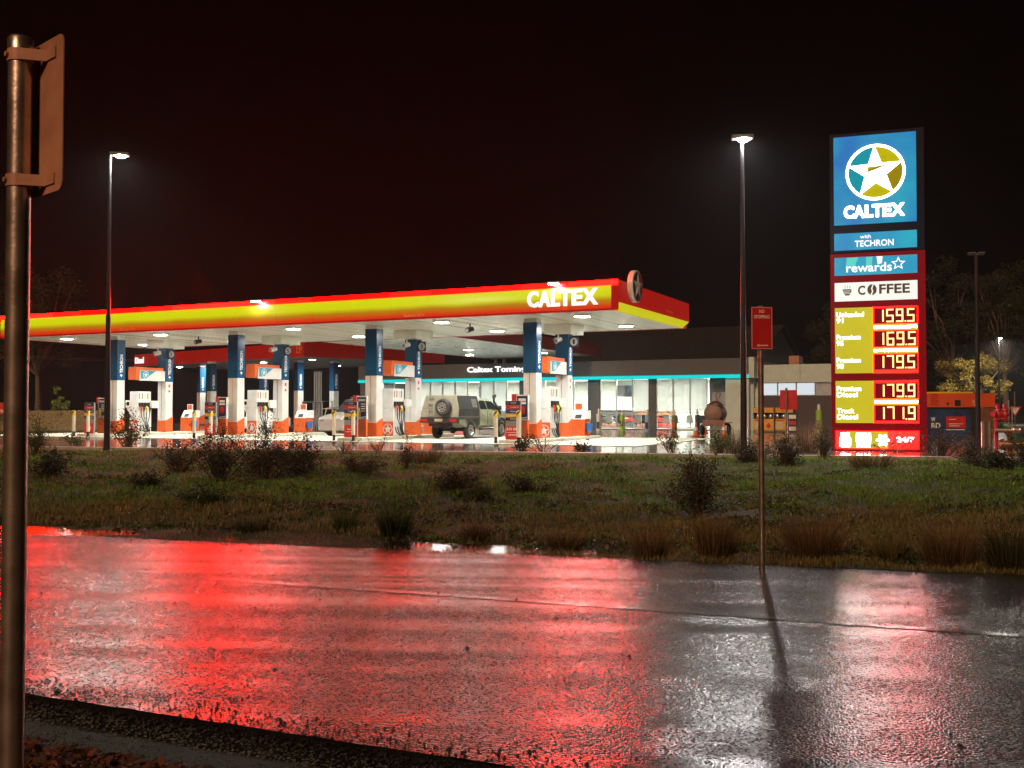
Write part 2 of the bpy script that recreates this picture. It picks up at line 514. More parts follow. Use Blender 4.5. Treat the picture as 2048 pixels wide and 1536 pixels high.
# water lying along the foot of the verge
M['water'] = mat('puddle_water', (0.01, 0.01, 0.01), 0.08, 0, 0.1, 3, 0.2, 14)
pz = [(x / 2, road_far(x / 2) - 0.02) for x in range(-40, 3)] + [(x / 2, road_far(x / 2) + 0.8) for x in range(2, -41, -1)]
tagged(sheet('puddle', M['water'], pz, ROAD_Z - 0.012), 'shallow puddles at the far left road edge', 'puddle')

# wet forecourt
def wet_forecourt():
    m, nt, n, l, b = NM('wet_forecourt')
    tc = n.new('ShaderNodeTexCoord')
    nz = n.new('ShaderNodeTexNoise'); nz.inputs['Scale'].default_value = 0.45; nz.inputs['Detail'].default_value = 5
    l.new(tc.outputs['Object'], nz.inputs['Vector'])
    cr = n.new('ShaderNodeValToRGB'); cr.color_ramp.elements[0].color = (0.07, 0.068, 0.062, 1); cr.color_ramp.elements[1].color = (0.16, 0.15, 0.13, 1)
    l.new(nz.outputs['Fac'], cr.inputs['Fac']); l.new(cr.outputs[0], b.inputs['Base Color'])
    mr = n.new('ShaderNodeMapRange'); mr.inputs['To Min'].default_value = 0.03; mr.inputs['To Max'].default_value = 0.15
    l.new(nz.outputs['Fac'], mr.inputs['Value']); l.new(mr.outputs[0], b.inputs['Roughness'])
    mp = n.new('ShaderNodeMapping'); mp.inputs['Rotation'].default_value = (0, 0, R(15)); mp.inputs['Scale'].default_value = (0.35, 1.5, 1)
    l.new(tc.outputs['Object'], mp.inputs['Vector'])
    n2 = n.new('ShaderNodeTexNoise'); n2.inputs['Scale'].default_value = 3; n2.inputs['Detail'].default_value = 3
    l.new(mp.outputs[0], n2.inputs['Vector'])
    bp = n.new('ShaderNodeBump'); bp.inputs['Strength'].default_value = 0.035; bp.inputs['Distance'].default_value = 0.02
    l.new(n2.outputs['Fac'], bp.inputs['Height']); l.new(bp.outputs[0], b.inputs['Normal'])
    return m
M['forecourt'] = wet_forecourt()
fc = [(-75, fc_edge(-75)), (46, fc_edge(46)), (120, 20), (120, 190), (-145, 190), (-145, 70)]
tagged(sheet('forecourt', M['forecourt'], fc, 0.0), 'wet forecourt paving mirroring the pumps', 'forecourt')
pad = [ST(35, -0.6), ST(-0.9, -0.6), ST(-0.9, 10.2), ST(35, 10.2)]
tagged(sheet('canopy_slab', M['concrete'], [(p.x, p.y) for p in pad], 0.012), 'pale dry concrete slab under the canopy', 'paving')
kb = MB()
for i in range(-40, 24):
    x0, x1 = i * 1.0 + 0.006, i * 1.0 + 0.994
    y0, y1 = fc_edge(x0), fc_edge(x1)
    kb.hexa([(x0, y0 - 0.02, -0.3), (x1, y1 - 0.02, -0.3), (x1, y1 + 0.14, -0.3), (x0, y0 + 0.14, -0.3),
             (x0, y0 - 0.02, 0.055), (x1, y1 - 0.02, 0.055), (x1, y1 + 0.14, 0.07), (x0, y0 + 0.14, 0.07)])
k_ = kb.build('kerb', M['kerb']); k_['kind'] = 'structure'; tagged(k_, 'low concrete kerb along the forecourt edge', 'kerb')
lw = [at(-60, 860, 54), at(205, 860, 60), at(215, 860, 90), at(-60, 860, 90)]
tagged(sheet('rear_lawn', M['lawn'], [(p.x, p.y) for p in lw], 0.02), 'strip of lawn in front of the timber fence', 'lawn')

# ------------------------------------------------------------------ main canopy
CL, CW = 33.6, 9.46
SOF = 5.0; TOP = 6.10
M['yellow_lit'] = None
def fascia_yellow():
    m, nt, n, l, b = NM('yellow_fascia_falloff')
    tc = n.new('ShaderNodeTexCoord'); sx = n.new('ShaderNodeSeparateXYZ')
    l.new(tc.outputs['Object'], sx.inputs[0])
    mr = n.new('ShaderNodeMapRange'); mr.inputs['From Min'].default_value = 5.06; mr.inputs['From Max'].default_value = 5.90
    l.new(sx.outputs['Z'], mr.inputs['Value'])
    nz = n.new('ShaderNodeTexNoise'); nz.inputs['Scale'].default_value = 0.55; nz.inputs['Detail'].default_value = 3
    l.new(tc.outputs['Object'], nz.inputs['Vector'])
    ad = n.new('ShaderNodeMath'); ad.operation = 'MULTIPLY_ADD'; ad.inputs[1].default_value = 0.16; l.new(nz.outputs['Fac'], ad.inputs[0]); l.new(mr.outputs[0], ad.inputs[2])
    cr = n.new('ShaderNodeValToRGB'); e = cr.color_ramp.elements  # light falloff painted in: yellow at the top sinking to red below
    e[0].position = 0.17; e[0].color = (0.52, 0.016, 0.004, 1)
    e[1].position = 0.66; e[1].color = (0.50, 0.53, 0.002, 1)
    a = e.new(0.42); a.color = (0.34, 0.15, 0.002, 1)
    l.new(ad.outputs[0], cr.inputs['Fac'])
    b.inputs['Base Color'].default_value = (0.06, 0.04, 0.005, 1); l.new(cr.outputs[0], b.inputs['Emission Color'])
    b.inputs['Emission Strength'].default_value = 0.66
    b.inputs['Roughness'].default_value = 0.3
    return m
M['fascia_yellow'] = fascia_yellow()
M['yellow_strip'] = glow('lit_yellow_strip', (0.62, 0.58, 0.01), 0.5)
M['haze_red'] = glow('added_red_uplight', (1.0, 0.01, 0.008), 480)
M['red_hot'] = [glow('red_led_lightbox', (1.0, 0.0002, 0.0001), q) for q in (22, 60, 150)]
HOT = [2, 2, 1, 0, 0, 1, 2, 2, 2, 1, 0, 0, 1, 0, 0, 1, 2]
M['red_lit'] = glow('lit_red_fascia', (0.50, 0.008, 0.004), 0.34)
M['led'] = glow('led_lens', (1, 0.97, 0.9), 130)
M['letter_lit'] = glow('lit_white_letter', (1, 0.86, 0.84), 0.75)
M['small_print'] = mat('small_yellow_print', (0.7, 0.45, 0.1), 0.5)
canopy = thing('fuel_canopy', 'long red and yellow illuminated canopy over the four pump islands', 'canopy', P1, RZ)
nseg = 17; seg = CL / nseg
for i in range(nseg):
    x0, x1 = -CL + i * seg + 0.009, -CL + (i + 1) * seg - 0.009
    box('red_fascia_panel', M['red_hot'][HOT[i]], canopy, x0, x1, 0.0, 0.02, 5.90, TOP)
    box('fascia_back', M['red_paint'], canopy, x0, x1, 0.022, 0.10, 5.90, TOP)
    xa, xb = x0, x1
    if i == nseg - 1: xb = -0.26
    if i == 0: xa = -CL + 0.2
    b = MB()
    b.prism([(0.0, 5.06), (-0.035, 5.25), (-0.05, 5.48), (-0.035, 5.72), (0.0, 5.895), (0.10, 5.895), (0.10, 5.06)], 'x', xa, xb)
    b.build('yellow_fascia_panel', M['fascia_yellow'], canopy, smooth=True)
    box('lower_fascia_trim', M['red_lit'], canopy, x0, x1, -0.012, 0.11, SOF - 0.02, 5.055)
box('corner_panel', M['red_lit'], canopy, -0.255, 0.0, 0.0, 0.10, 5.06, 5.895)
for i in range(nseg): box('added_haze_strip', M['haze_red'], canopy, -CL + i * seg + 0.01, -CL + (i + 1) * seg - 0.01, 0.14, 0.20, 5.955, 5.99)  # added strips, hidden behind the fascia lip, to redden the air above
# end fascia, rear fascia, far end
for i in range(5):
    y0, y1 = 0.105 + i * (CW - 0.105) / 5 + 0.004, 0.105 + (i + 1) * (CW - 0.105) / 5 - 0.004
    box('red_fascia_panel', M['red_lit'], canopy, -0.10, 0.004, y0, y1, 5.28, TOP)
MB().hexa([(-0.28, 0.30, SOF - 0.01), (-0.30, 0.30, SOF + 0.02), (-0.30, CW - 0.05, SOF + 0.02), (-0.28, CW - 0.05, SOF - 0.01),
           (0.0, 0.12, 5.27), (-0.05, 0.12, 5.275), (-0.05, CW, 5.275), (0.0, CW, 5.27)]).build('yellow_edge_panel', M['yellow_strip'], canopy)
box('red_fascia_panel', M['red_paint'], canopy, -CL, -0.104, CW - 0.1, CW, SOF - 0.02, TOP)
box('red_fascia_panel', M['red_paint'], canopy, -CL, -CL + 0.1, 0.105, CW - 0.104, SOF - 0.02, TOP)
box('roof_deck', M['roof_metal'], canopy, -CL + 0.11, -0.11, 0.11, CW - 0.11, 5.22, 5.95)
npl = 31; pw = (CW - 0.24) / npl
pl0 = None
for i in range(npl):
    y0 = 0.12 + i * pw
    if pl0 is None:
        pl0 = MB().box(-CL + 0.11, -0.29, 0.006, pw - 0.006, SOF, SOF + 0.04).build('soffit_panel', M['soffit'], canopy)
        q = pl0
    else:
        q = pl0.copy(); COL.objects.link(q); q.parent = canopy
    q.location = (0, y0, 0)
# big word, letter by letter
word = 'CALTEX'; sL, sR = 3.60, 0.74; lw_ = (sL - sR) / 6
adv = [(0.0, 0.155), (0.165, 0.33), (0.345, 0.465), (0.46, 0.63), (0.64, 0.785), (0.775, 1.0)]
for ch, (a, b_) in zip(word, adv):
    wd = sL - sR
    text('letter', ch, M['letter_lit'], canopy, (-sL + a * wd, -0.06, 5.20), (b_ - a) * wd, 0.62, bold=0.035, depth=0.09)
for sx_ in (s_of(240, 0), s_of(808, 0)):
    text('height_notice', 'Maximum 4.8 m', M['small_print'], canopy, (-sx_, -0.05, 5.07), 0.98, 0.13, depth=0.003)
text('height_notice', 'Maximum 4.8 m', M['small_print'], canopy, (0.004, 6.0, 5.42), 0.98, 0.13, 'right', depth=0.003)
# star roundel on the end
rd = MB(); rd.lathe([(0, 0), (0.60, 0), (0.62, 0.02), (0.62, 0.20), (0.60, 0.22), (0, 0.22)], (0.006, 1.62, 6.0), 'x', 40)
roundel = rd.build('star_roundel', M['cream'], canopy, smooth=True)
o_ = (0.226, 1.62, 6.0)
M['roundel_dark'] = mat('roundel_dark', (0.03, 0.045, 0.05), 0.3)
M['roundel_red'] = mat('roundel_red', (0.45, 0.02, 0.02), 0.3)
half = [(0.55 * math.cos(R(a)), 0.55 * math.sin(R(a))) for a in range(90, 271, 10)]
plate('roundel_face', half, M['roundel_dark'], roundel, o_, 'right')
half = [(0.55 * math.cos(R(a)), 0.55 * math.sin(R(a))) for a in range(-90, 91, 10)]
plate('roundel_face', half, M['roundel_red'], roundel, o_, 'right')
sb = MB(); sp = star_poly(0, 0, 0.56)
sb.add([(o_[0] + 0.012, o_[1] + p[0], o_[2] + p[1]) for p in sp] + [(o_[0] + 0.07, o_[1], o_[2])], [(i, (i + 1) % 10, 10) for i in range(10)])
sb.build('star', M['cream'], roundel)
# soffit lights
M['lamp_rim'] = mat('downlight_rim', (0.6, 0.6, 0.58), 0.4)
def downlight(parent, x, y, z, power, r=0.30):
    fx = MB().lathe([(r + 0.07, 0), (r + 0.07, -0.05), (r + 0.01, -0.06), (r + 0.01, 0)], (x, y, z), 'z', 24).build('downlight', M['lamp_rim'], parent, smooth=True)
    MB().lathe([(0.001, -0.075), (r * 0.6, -0.068), (r, -0.045), (r, -0.01)], (x, y, z), 'z', 20).build('lens', M['led'], fx, smooth=True)
    area_light('downlight_lamp', fx, (x, y, z - 0.085), 2 * r, power, spread=152)
for sx_ in (2.05, 8.35, 16.05, 24.05, 30.5):
    for ty in (1.6, 6.75):
        downlight(canopy, -sx_, ty, SOF, 125)
# floodlights clipped to the fascia top
for px in (517, 1112):
    sx_ = s_of(px, 0)
    fl = MB().box(-sx_ - 0.22, -sx_ + 0.22, -0.34, -0.10, 6.05, 6.13).build('fascia_floodlight', M['lamp_head'], canopy, bevel=0.01)
    box('lens', M['led'], fl, -sx_ - 0.19, -sx_ + 0.19, -0.33, -0.11, 6.035, 6.047)
    box('bracket', M['lamp_head'], fl, -sx_ - 0.02, -sx_ + 0.02, -0.11, 0.02, 6.132, 6.152)
    area_light('floodlight_lamp', fl, (-sx_, -0.22, 6.028), 0.3, 12)

ISL = [27.6, 19.85, 12.1, 4.45]
T_F, T_R = 2.19, 5.47
def column(parent, cx, cy, z0, z1, rear=False, hx=0.29, hy=0.24):
    c = MB().box(cx - hx, cx + hx, cy - hy, cy + hy, z0, z1).build('column', M['grey_white'], parent, bevel=0.008)
    e = 0.014
    MB().hexa([(cx - hx - e, cy - hy - e, z0), (cx + hx + e, cy - hy - e, z0), (cx + hx + e, cy + hy + e, z0), (cx - hx - e, cy + hy + e, z0),
               (cx - hx - e, cy - hy - e, 0.74), (cx + hx + e, cy - hy - e, 0.74), (cx + hx + e, cy + hy + e, 0.95), (cx - hx - e, cy + hy + e, 0.95)]).build('base_cladding', M['orange'], c)
    MB().box(cx - hx - e, cx + hx + e, cy - hy - e, cy + hy + e, 2.80, z1 - 0.16).build('blue_cladding', M['blue'], c, bevel=0.01)
    box('cladding_joint', M['black'], c, cx - 0.02, cx - 0.012, cy - hy - e - 0.002, cy - hy - e + 0.01, 0.8, z1 - 0.17)
    text('lettering', 'TECHRON', M['white_print'], c, (cx + hx + e, cy - 0.10, 3.17), 0.92, 0.20, 'right', bold=0.03, vertical=True, depth=0.003, lift=0.003)
    text('lettering', '+', M['white_print'], c, (cx + hx + e, cy - 0.08, 2.97), 0.15, 0.15, 'right', bold=0.04, depth=0.003, lift=0.003)
    if rear:
        box('column_capital', M['soffit'], c, cx - 0.62, cx + 0.62, cy - 0.75, cy + 0.75, z1 - 0.42, z1 - 0.005, 0.01)
        for k, zz in enumerate((2.56, 2.30)):
            box('notice', M['red_panel'], c, cx + hx + 0.001, cx + hx + 0.006, cy - 0.06, cy + 0.06, zz - 0.06, zz + (0.1 if k == 0 else 0.05))
    return c
M['white_print'] = mat('white_print', (0.78, 0.78, 0.76), 0.4)
for s_ in ISL:
    column(canopy, -s_, T_F, 0.14, SOF)
    column(canopy, -s_, T_R, 0.14, SOF, True)

# link canopy to the shop
link = thing('link_canopy', 'white soffit canopy with red fascia joining the pump canopy to the shop', 'canopy', P1, RZ)
y0, y1 = CW + 0.02, 29.9
for k in range(8):
    xa = -20.3 + k * (8.2 / 8)
    box('soffit_panel', M['soffit'], link, xa + 0.006, xa + 8.2 / 8 - 0.006, y0, y1, SOF - 0.02, SOF + 0.03)
box('roof_deck', M['roof_metal'], link, -20.3, -12.1, y0, y1, SOF + 0.05, SOF + 0.6)
for k in range(6):
    ya = y0 + k * (y1 - y0) / 6
    box('red_fascia_panel', M['red_paint'], link, -12.09, -11.98, ya + 0.005, ya + (y1 - y0) / 6 - 0.005, SOF - 0.03, 5.75)
    box('red_fascia_panel', M['red_paint'], link, -20.42, -20.31, ya + 0.005, ya + (y1 - y0) / 6 - 0.005, SOF - 0.03, 5.75)
for xx, yy in ((-16.2, 12.5), (-16.2, 18.5), (-13.5, 23.5), (-18.8, 23.5)):
    downlight(link, xx, yy, SOF - 0.02, 110, 0.26)
for xx in (-19.9, -19.2):
    MB().tube((xx, 29.5, 4.1), (xx, 29.5, SOF - 0.02), 0.12, n=12).build('post', M['cream'], link, smooth=True)

# diesel canopy behind, turned to the road
dc = at(607, 712, 72); ra = math.atan2(-0.67, 0.74)
diesel = thing('diesel_canopy', 'dark soffit truck canopy with plain red fascia behind the pump canopy', 'canopy', (dc.x, dc.y, 0), ra)
DS = 5.15
for k in range(8):
    box('red_fascia_panel', M['red_paint'], diesel, -25 + k * 25 / 8 + 0.01, -25 + (k + 1) * 25 / 8 - 0.01, 0, 0.1, DS, DS + 1.05)
for k in range(4):
    box('red_fascia_panel', M['red_paint'], diesel, -0.1, 0, 0.11 + k * 3.5, 0.09 + (k + 1) * 3.5, DS, DS + 1.05)
box('soffit', M['soffit_dark'], diesel, -24.9, -0.11, 0.11, 14.0, DS + 0.03, DS + 0.3)
text('lettering', 'Diesel', M['letter_lit'], diesel, (-24.8, 0, DS + 0.25), 1.5, 0.55, bold=0.02, depth=0.05)
# pump symbol outline on the corner
pm = MB()
for q0, q1 in (((-0.9, .3), (-.35, .3)), ((-.8, .3), (-.8, .85)), ((-.8, .85), (-.45, .85)), ((-.45, .85), (-.45, .3)), ((-.45, .5), (-.25, .5)), ((-.25, .5), (-.25, .8)), ((-.8, .62), (-.45, .62))):
    pm.tube((q0[0], -0.012, DS + q0[1]), (q1[0], -0.012, DS + q1[1]), 0.02, n=6)
pm.build('pump_symbol', M['small_print'], diesel)
for xx, yy in ((-3, 3), (-3, 10.5), (-9.5, 3), (-9.5, 10.5), (-17, 3), (-17, 10.5), (-22.5, 3)):
    downlight(diesel, xx, yy, DS + 0.03, 110, 0.26)
inv = Matrix.Translation((dc.x, dc.y, 0)) @ Matrix.Rotation(ra, 4, 'Z')
inv = inv.inverted()
for px, Y in ((402, 86), (423, 80), (527, 84), (597, 78), (668, 79)):
    w_ = at(px, 840, Y); q = inv @ Vector((w_.x, w_.y, 0))
    column(diesel, q.x, q.y, 0.1, DS + 0.02, False, 0.26, 0.26)

# ------------------------------------------------------------------ pump islands and what stands on them
ORD = ['leftmost', 'second from left', 'third from left', 'rightmost']
ORD2 = ['on the leftmost pump island', 'on the second pump island', 'on the third pump island', 'on the rightmost pump island']
def mk_island():
    t = thing('pump_island', '', 'island', group='concrete pump islands')
    MB().prism([(-0.62, 0.35), (-0.45, 0.15), (0.45, 0.15), (0.62, 0.35), (0.62, 8.3), (-0.62, 8.3)], 'z', 0.013, 0.14).build('plinth', M['concrete'], t, bevel=0.02)
    return t
def star_logo(parent, origin, r, face, m_ring, m_star):
    ring('logo_ring', r * 0.88, r, m_ring, parent, origin, face)
    plate('logo_star', star_poly(0, 0, r * 0.86, 90), m_star, parent, origin, face, lift=0.004)
M['nozzle_red'] = mat('nozzle_red', (0.45, 0.02, 0.03), 0.4)
def mk_pump():
    t = thing('fuel_dispenser', '', 'fuel pump', group='front row fuel dispensers')
    cab = MB().box(-0.30, 0.30, -0.46, 0.46, 0.142, 1.36).build('cabinet', M['white'], t, bevel=0.012)
    box('base_panel', M['orange'], cab, -0.24, 0.304, -0.474, -0.462, 0.16, 0.78)
    star_logo(cab, (0.02, -0.474, 0.44), 0.25, 'front', M['white'], M['white'])
    MB().box(-0.64, 0.30, -0.40, 0.38, 1.43, 1.80).build('display_wing', M['white'], t, bevel=0.015)
    MB().box(0.31, 0.52, 0.30, 0.75, 1.40, 1.78).build('display_wing', M['white'], t, bevel=0.015)
    MB().prism([(-0.62, 1.43), (-0.34, 1.43), (-0.48, 1.22)], 'y', -0.35, 0.3).build('wing_bracket', M['grey_white'], t)
    MB().box(-0.29, 0.296, -0.44, 0.44, 1.365, 2.26).build('tower', M['white'], t, bevel=0.02)
    box('display', M['black_gloss'], t, -0.55, -0.36, -0.41, -0.402, 1.55, 1.72)
    cols = [M['nozzle_red'], M['black'], M['yellow_lid'], M['black']]
    ys = [-0.36, -0.17, 0.02, 0.21]
    for y, m in zip(ys, cols):
        nz = MB().box(0.302, 0.40, y - 0.055, y + 0.055, 1.46, 1.68).build('nozzle_holder', M['black'], t, bevel=0.008)
        b = MB().path([(0.42, y, 1.50), (0.47, y, 1.36), (0.44, y, 1.22)], [0.035, 0.05, 0.03], 8)
        b.build('nozzle', m, nz, smooth=True)
        box('hose_guide', m, nz, 0.300, 0.312, y - 0.02, y + 0.02, 1.86, 2.16)
        w = (y + 0.08) * 0.35
        MB().path([(0.44, y, 1.24), (0.43, y * 0.92, 0.95), (0.43, w, 0.62), (0.44, w * 0.7 + 0.03, 0.36), (0.47, w * 0.8 + 0.10, 0.20), (0.43, y * 0.6 + 0.12, 0.17), (0.37, y + 0.07, 0.30), (0.305, y + 0.05, 0.55)],
                  0.019, 6).build('hose', M['black'], nz, smooth=True)
    return t
def mk_topper():
    t = thing('topper_sign', '', 'sign', group='orange signs above the dispensers')
    MB().box(-0.30, 0.22, -0.80, 1.15, 0.0, 0.66).build('housing', M['orange_topper'], t, bevel=0.02)
    box('housing_step', M['orange_topper'], t, -0.42, -0.302, -0.7, 1.1, 0.03, 0.5, 0.01)
    p = MB().hexa([(0.235, -0.62, -0.04), (0.275, -0.62, -0.04), (0.275, 1.42, -0.04), (0.235, 1.42, -0.04),
                   (0.235, -0.56, 0.50), (0.275, -0.56, 0.50), (0.275, 1.42, 0.50), (0.235, 1.42, 0.50)]).build('sign_panel', M['white'], t)
    plate('printed_corner', [(-0.54, 0.06), (-0.54, 0.485), (0.55, 0.485), (0.10, 0.25), (-0.1, 0.06)], M['teal_print'], p, (0.275, 0, 0), 'right')
    ring('logo_ring', 0.17, 0.20, M['white'], p, (0.275, -0.18, 0.26), 'right', lift=0.010)
    plate('logo_star', star_poly(0, 0, 0.16), M['white'], p, (0.275, -0.18, 0.26), 'right', lift=0.010)
    return t
def mk_board(poster):
    t = thing('poster_board', '', 'poster board', group='poster boards at the island ends')
    MB().box(-0.30, 0.22, -0.06, 0.08, 0.142, 0.90).build('base_panel', M['orange'], t, bevel=0.008)
    f = MB().box(-0.28, 0.24, -0.05, 0.07, 0.905, 1.90).build('frame', M['white'], t, bevel=0.008)
    p = box('poster', M['navy'], f, -0.25, 0.21, -0.056, -0.052, 0.94, 1.86)
    box('red_tab', M['red_panel'], t, -0.56, -0.285, 0.10, 0.13, 1.62, 1.94)
    if poster == 0:
        text('lettering', 'TECHRON', M['white_print'], p, (-0.2, -0.056, 1.68), 0.36, 0.09, bold=0.02)
        for k in range(4): box('print_line', M['white_print'], p, -0.04, 0.17, -0.059, -0.0565, 1.54 - k * 0.1, 1.57 - k * 0.1)
        plate('figure_print', [(-.2, 1.0), (-.06, 1.0), (-.05, 1.2), (-.09, 1.3), (-.1, 1.4), (-.16, 1.4), (-.17, 1.3), (-.21, 1.2)], M['yellow'], p, (0, -0.056, 0))
        plate('paper_strip', [(-.24, .95), (.2, .98), (.2, 1.03), (-.24, .97)], M['white_print'], p, (0, -0.056, 0), lift=0.006)
    else:
        for k in range(2): box('print_line', M['white_print'], p, -0.18, 0.14, -0.059, -0.0565, 1.66 - k * 0.13, 1.76 - k * 0.13)
        box('red_print', M['red_panel'], p, -0.14, 0.10, -0.059, -0.0565, 1.14, 1.44)
        plate('paper_strip', [(-.2, .95), (.2, .98), (.2, 1.03), (-.2, .97)], M['white_print'], p, (0, -0.056, 0), lift=0.006)
    return t
M['board_red'] = mat('board_red', (0.50, 0.035, 0.02), 0.4)
M['board_blue'] = mat('board_blue', (0.015, 0.05, 0.20), 0.4)
M['board_yellow'] = mat('board_yellow', (0.62, 0.40, 0.03), 0.4)
def mk_price(kind):
    t = thing('fuel_grade_board', '', 'price board', group='fuel grade boards at the island ends')
    bd = MB().box(-0.33, 0.33, -0.04, 0.05, 0.10, 1.62).build('panel', M['grey'], t, bevel=0.006)
    rows = [(1.46, 1.61, 'navy'), (1.30, 1.445, 'board_red'), (1.13, 1.285, 'board_blue'), (0.98, 1.115, 'board_yellow'), (0.84, 0.965, 'black'), (0.11, 0.62, 'red_panel')]
    for k, (a, b_, m) in enumerate(rows):
        r = box('grade_strip', M[m], bd, -0.325, 0.325, -0.048, -0.042, a, b_)
        if k == 0:
            text('lettering', 'CALTEX', M['white_print'], r, (-0.10, -0.048, a + 0.05), 0.24, 0.05)
            plate('logo_star', star_poly(0, 0, 0.05), M['board_red'], r, (-0.22, -0.048, (a + b_) / 2))
        elif k < 5:
            text('lettering', ['Premium 95', 'Premium 98', 'Unleaded 91', 'Diesel'][k - 1], M['white_print'], r, (-0.10, -0.048, a + 0.05), 0.36, 0.05)
        elif kind == 'offer':
            text('lettering', '$10 OFF', M['white_print'], r, (-0.27, -0.048, 0.45), 0.54, 0.12, bold=0.02)
            box('print_line', M['white_print'], r, -0.27, 0.27, -0.051, -0.049, 0.37, 0.385)
            box('print_line', M['white_print'], r, -0.2, 0.2, -0.051, -0.049, 0.27, 0.30)
        elif kind == 'thanks':
            text('lettering', 'Thank You', M['white_print'], r, (-0.17, -0.048, 0.42), 0.34, 0.06)
            text('lettering', 'for choosing Caltex', M['white_print'], r, (-0.26, -0.048, 0.31), 0.52, 0.06)
        else:
            for q in range(2): box('print_line', M['white_print'], r, -0.16, 0.16, -0.051, -0.049, 0.3 + q * 0.1, 0.335 + q * 0.1)
    return t
def mk_bollard():
    t = thing('bollard', '', 'bollard')
    MB().tube((0, 0, 0.012), (0, 0, 0.26), 0.062, n=14).build('foot', M['black'], t, smooth=True)
    MB().tube((0, 0, 0.255), (0, 0, 1.02), 0.082, n=18).build('sleeve', M['cream'], t, smooth=True)
    MB().lathe([(0.0, 0.26), (0.06, 0.25), (0.084, 0.21), (0.085, 0.0), (0.0, 0.0)], (0, 0, 1.022), 'z', 18).build('cap', M['yellow'], t, smooth=True)
    st = MB()
    for k in range(8):
        a0, a1 = R(-150 + k * 15), R(-150 + (k + 1) * 15)
        z0 = 1.05 + k * 0.02
        f = lambda a, z: (0.0872 * math.cos(a), 0.0872 * math.sin(a), z)
        st.add([f(a0, z0), f(a1, z0 + 0.02), f(a1, z0 + 0.10), f(a0, z0 + 0.08)], [(0, 1, 2, 3)])
    st.build('hazard_stripe', M['black'], t)
    return t
def mk_station():
    t = thing('service_unit', '', 'service unit', group='forecourt service units behind the dispensers')
    MB().box(-0.34, 0.36, -0.35, 0.35, 0.142, 0.88).build('base_cabinet', M['orange'], t, bevel=0.012)
    MB().hexa([(-0.30, -0.36, 0.885), (0.40, -0.36, 0.885), (0.40, 0.35, 0.885), (-0.30, 0.35, 0.885),
               (-0.30, -0.12, 1.28), (0.40, -0.12, 1.28), (0.40, 0.35, 1.28), (-0.30, 0.35, 1.28)]).build('hopper', M['white'], t, bevel=0.012)
    MB().box(-0.28, 0.1, 0.1, 0.14, 1.285, 1.62).build('notice_board', M['white'], t)
    box('notice', M['orange'], t, -0.24, 0.06, 0.092, 0.098, 1.33, 1.58)
    MB().hexa([(-0.1, -0.345, 0.93), (0.2, -0.345, 0.93), (0.2, -0.30, 0.93), (-0.1, -0.30, 0.93), (-0.1, -0.245, 1.1), (0.2, -0.245, 1.1), (0.2, -0.2, 1.1), (-0.1, -0.2, 1.1)]).build('slot', M['black'], t)
    bk = MB().lathe([(0.0, 0), (0.13, 0), (0.16, 0.36), (0.15, 0.36), (0.12, 0.02), (0, 0.02)], (0.52, -0.16, 0.35), 'z', 18).build('wash_bucket', M['bucket_blue'], t, smooth=True)
    box('bracket', M['grey'], bk, 0.36, 0.40, -0.22, -0.1, 0.5, 0.6)
    return t
def mk_number(n):
    t = thing('pump_number_sign', '', 'number sign', group='pump number signs on the rear columns')
    box('plate', M['navy'], t, 0.30, 0.72, -0.02, 0.02, -0.22, 0.22, 0.004)
    plate('disc', circle_poly(0, 0, 0.175, 28), M['white'], t, (0.51, -0.02, 0))
    text('number', str(n), M['black'], t, (0.46, -0.03, -0.10), 0.09 if n == 1 else 0.12, 0.2, bold=0.02)
    return t
def mk_cam(dark):
    t = thing('security_camera', '', 'camera')
    m = M['black'] if dark else M['white']
    MB().path([(0, 0, 0), (0, 0, -0.14), (0.03, -0.05, -0.22)], 0.03, 8).build('bracket', m, t, smooth=True)
    MB().tube((0.02, 0.12, -0.22), (0.05, -0.22, -0.30), 0.10, 0.12, 14).build('body', m, t, smooth=True)
    MB().tube((0.05, -0.222, -0.3005), (0.051, -0.235, -0.304), 0.09, 0.09, 14).build('lens', M['grey'], t, smooth=True)
    return t
def put(o, loc, rz, label):
    o.location = loc; o.rotation_euler = (0, 0, rz); o['label'] = label
    return o
protos = {}
def inst(key, fn, loc, rz, label):
    if key not in protos:
        protos[key] = fn(); o = protos[key]
    else:
        o = copy_tree(protos[key])
    return put(o, loc, rz, label)
for i, s_ in enumerate(ISL):
    w = ORD2[i]
    inst('isl', mk_island, ST(s_, 0), RZ, 'raised pale concrete plinth, %s of the four pump islands' % ORD[i])
    inst('pump', mk_pump, ST(s_, 3.75), RZ, 'white fuel dispenser with black hoses ' + w)
    inst('top', mk_topper, ST(s_, 4.0, 2.86), RZ + R(2), 'orange sign with white panel above the dispenser ' + w)
    inst('board%d' % (i in (1, 3)), lambda i=i: mk_board(1 if i in (1, 3) else 0), ST(s_ + 0.02, 1.35), RZ, 'navy poster board on orange base in front of the column ' + w)
    k = ['plain', 'plain', 'thanks', 'offer'][i]
    inst('price' + k, lambda k=k: mk_price(k), ST(s_ + 0.1, 0.62, 0.04), RZ, 'striped fuel grade board with red foot at the end ' + w.replace('on ', 'of '))
    inst('unit', mk_station, ST(s_, 7.3), RZ, 'orange and white service unit with blue bucket at the back ' + w.replace('on ', 'of '))
    inst('num%d' % i, lambda i=i: mk_number(7 - 2 * i), ST(s_, 5.4, 4.25), RZ, 'round white number %s on a navy plate beside the %s rear column' % (['seven', 'five', 'three', 'one'][i], ORD[i]))
    for sg, nm in ((0.62, 'left'), (-0.36, 'right')):
        o = inst('bol', mk_bollard, ST(s_ + sg, 0.12), RZ, '%s of two cream bollards at the front end of the %s pump island' % (nm, ['leftmost', 'second', 'third', 'rightmost'][i]))
        o['group'] = 'bollards around the pump islands'
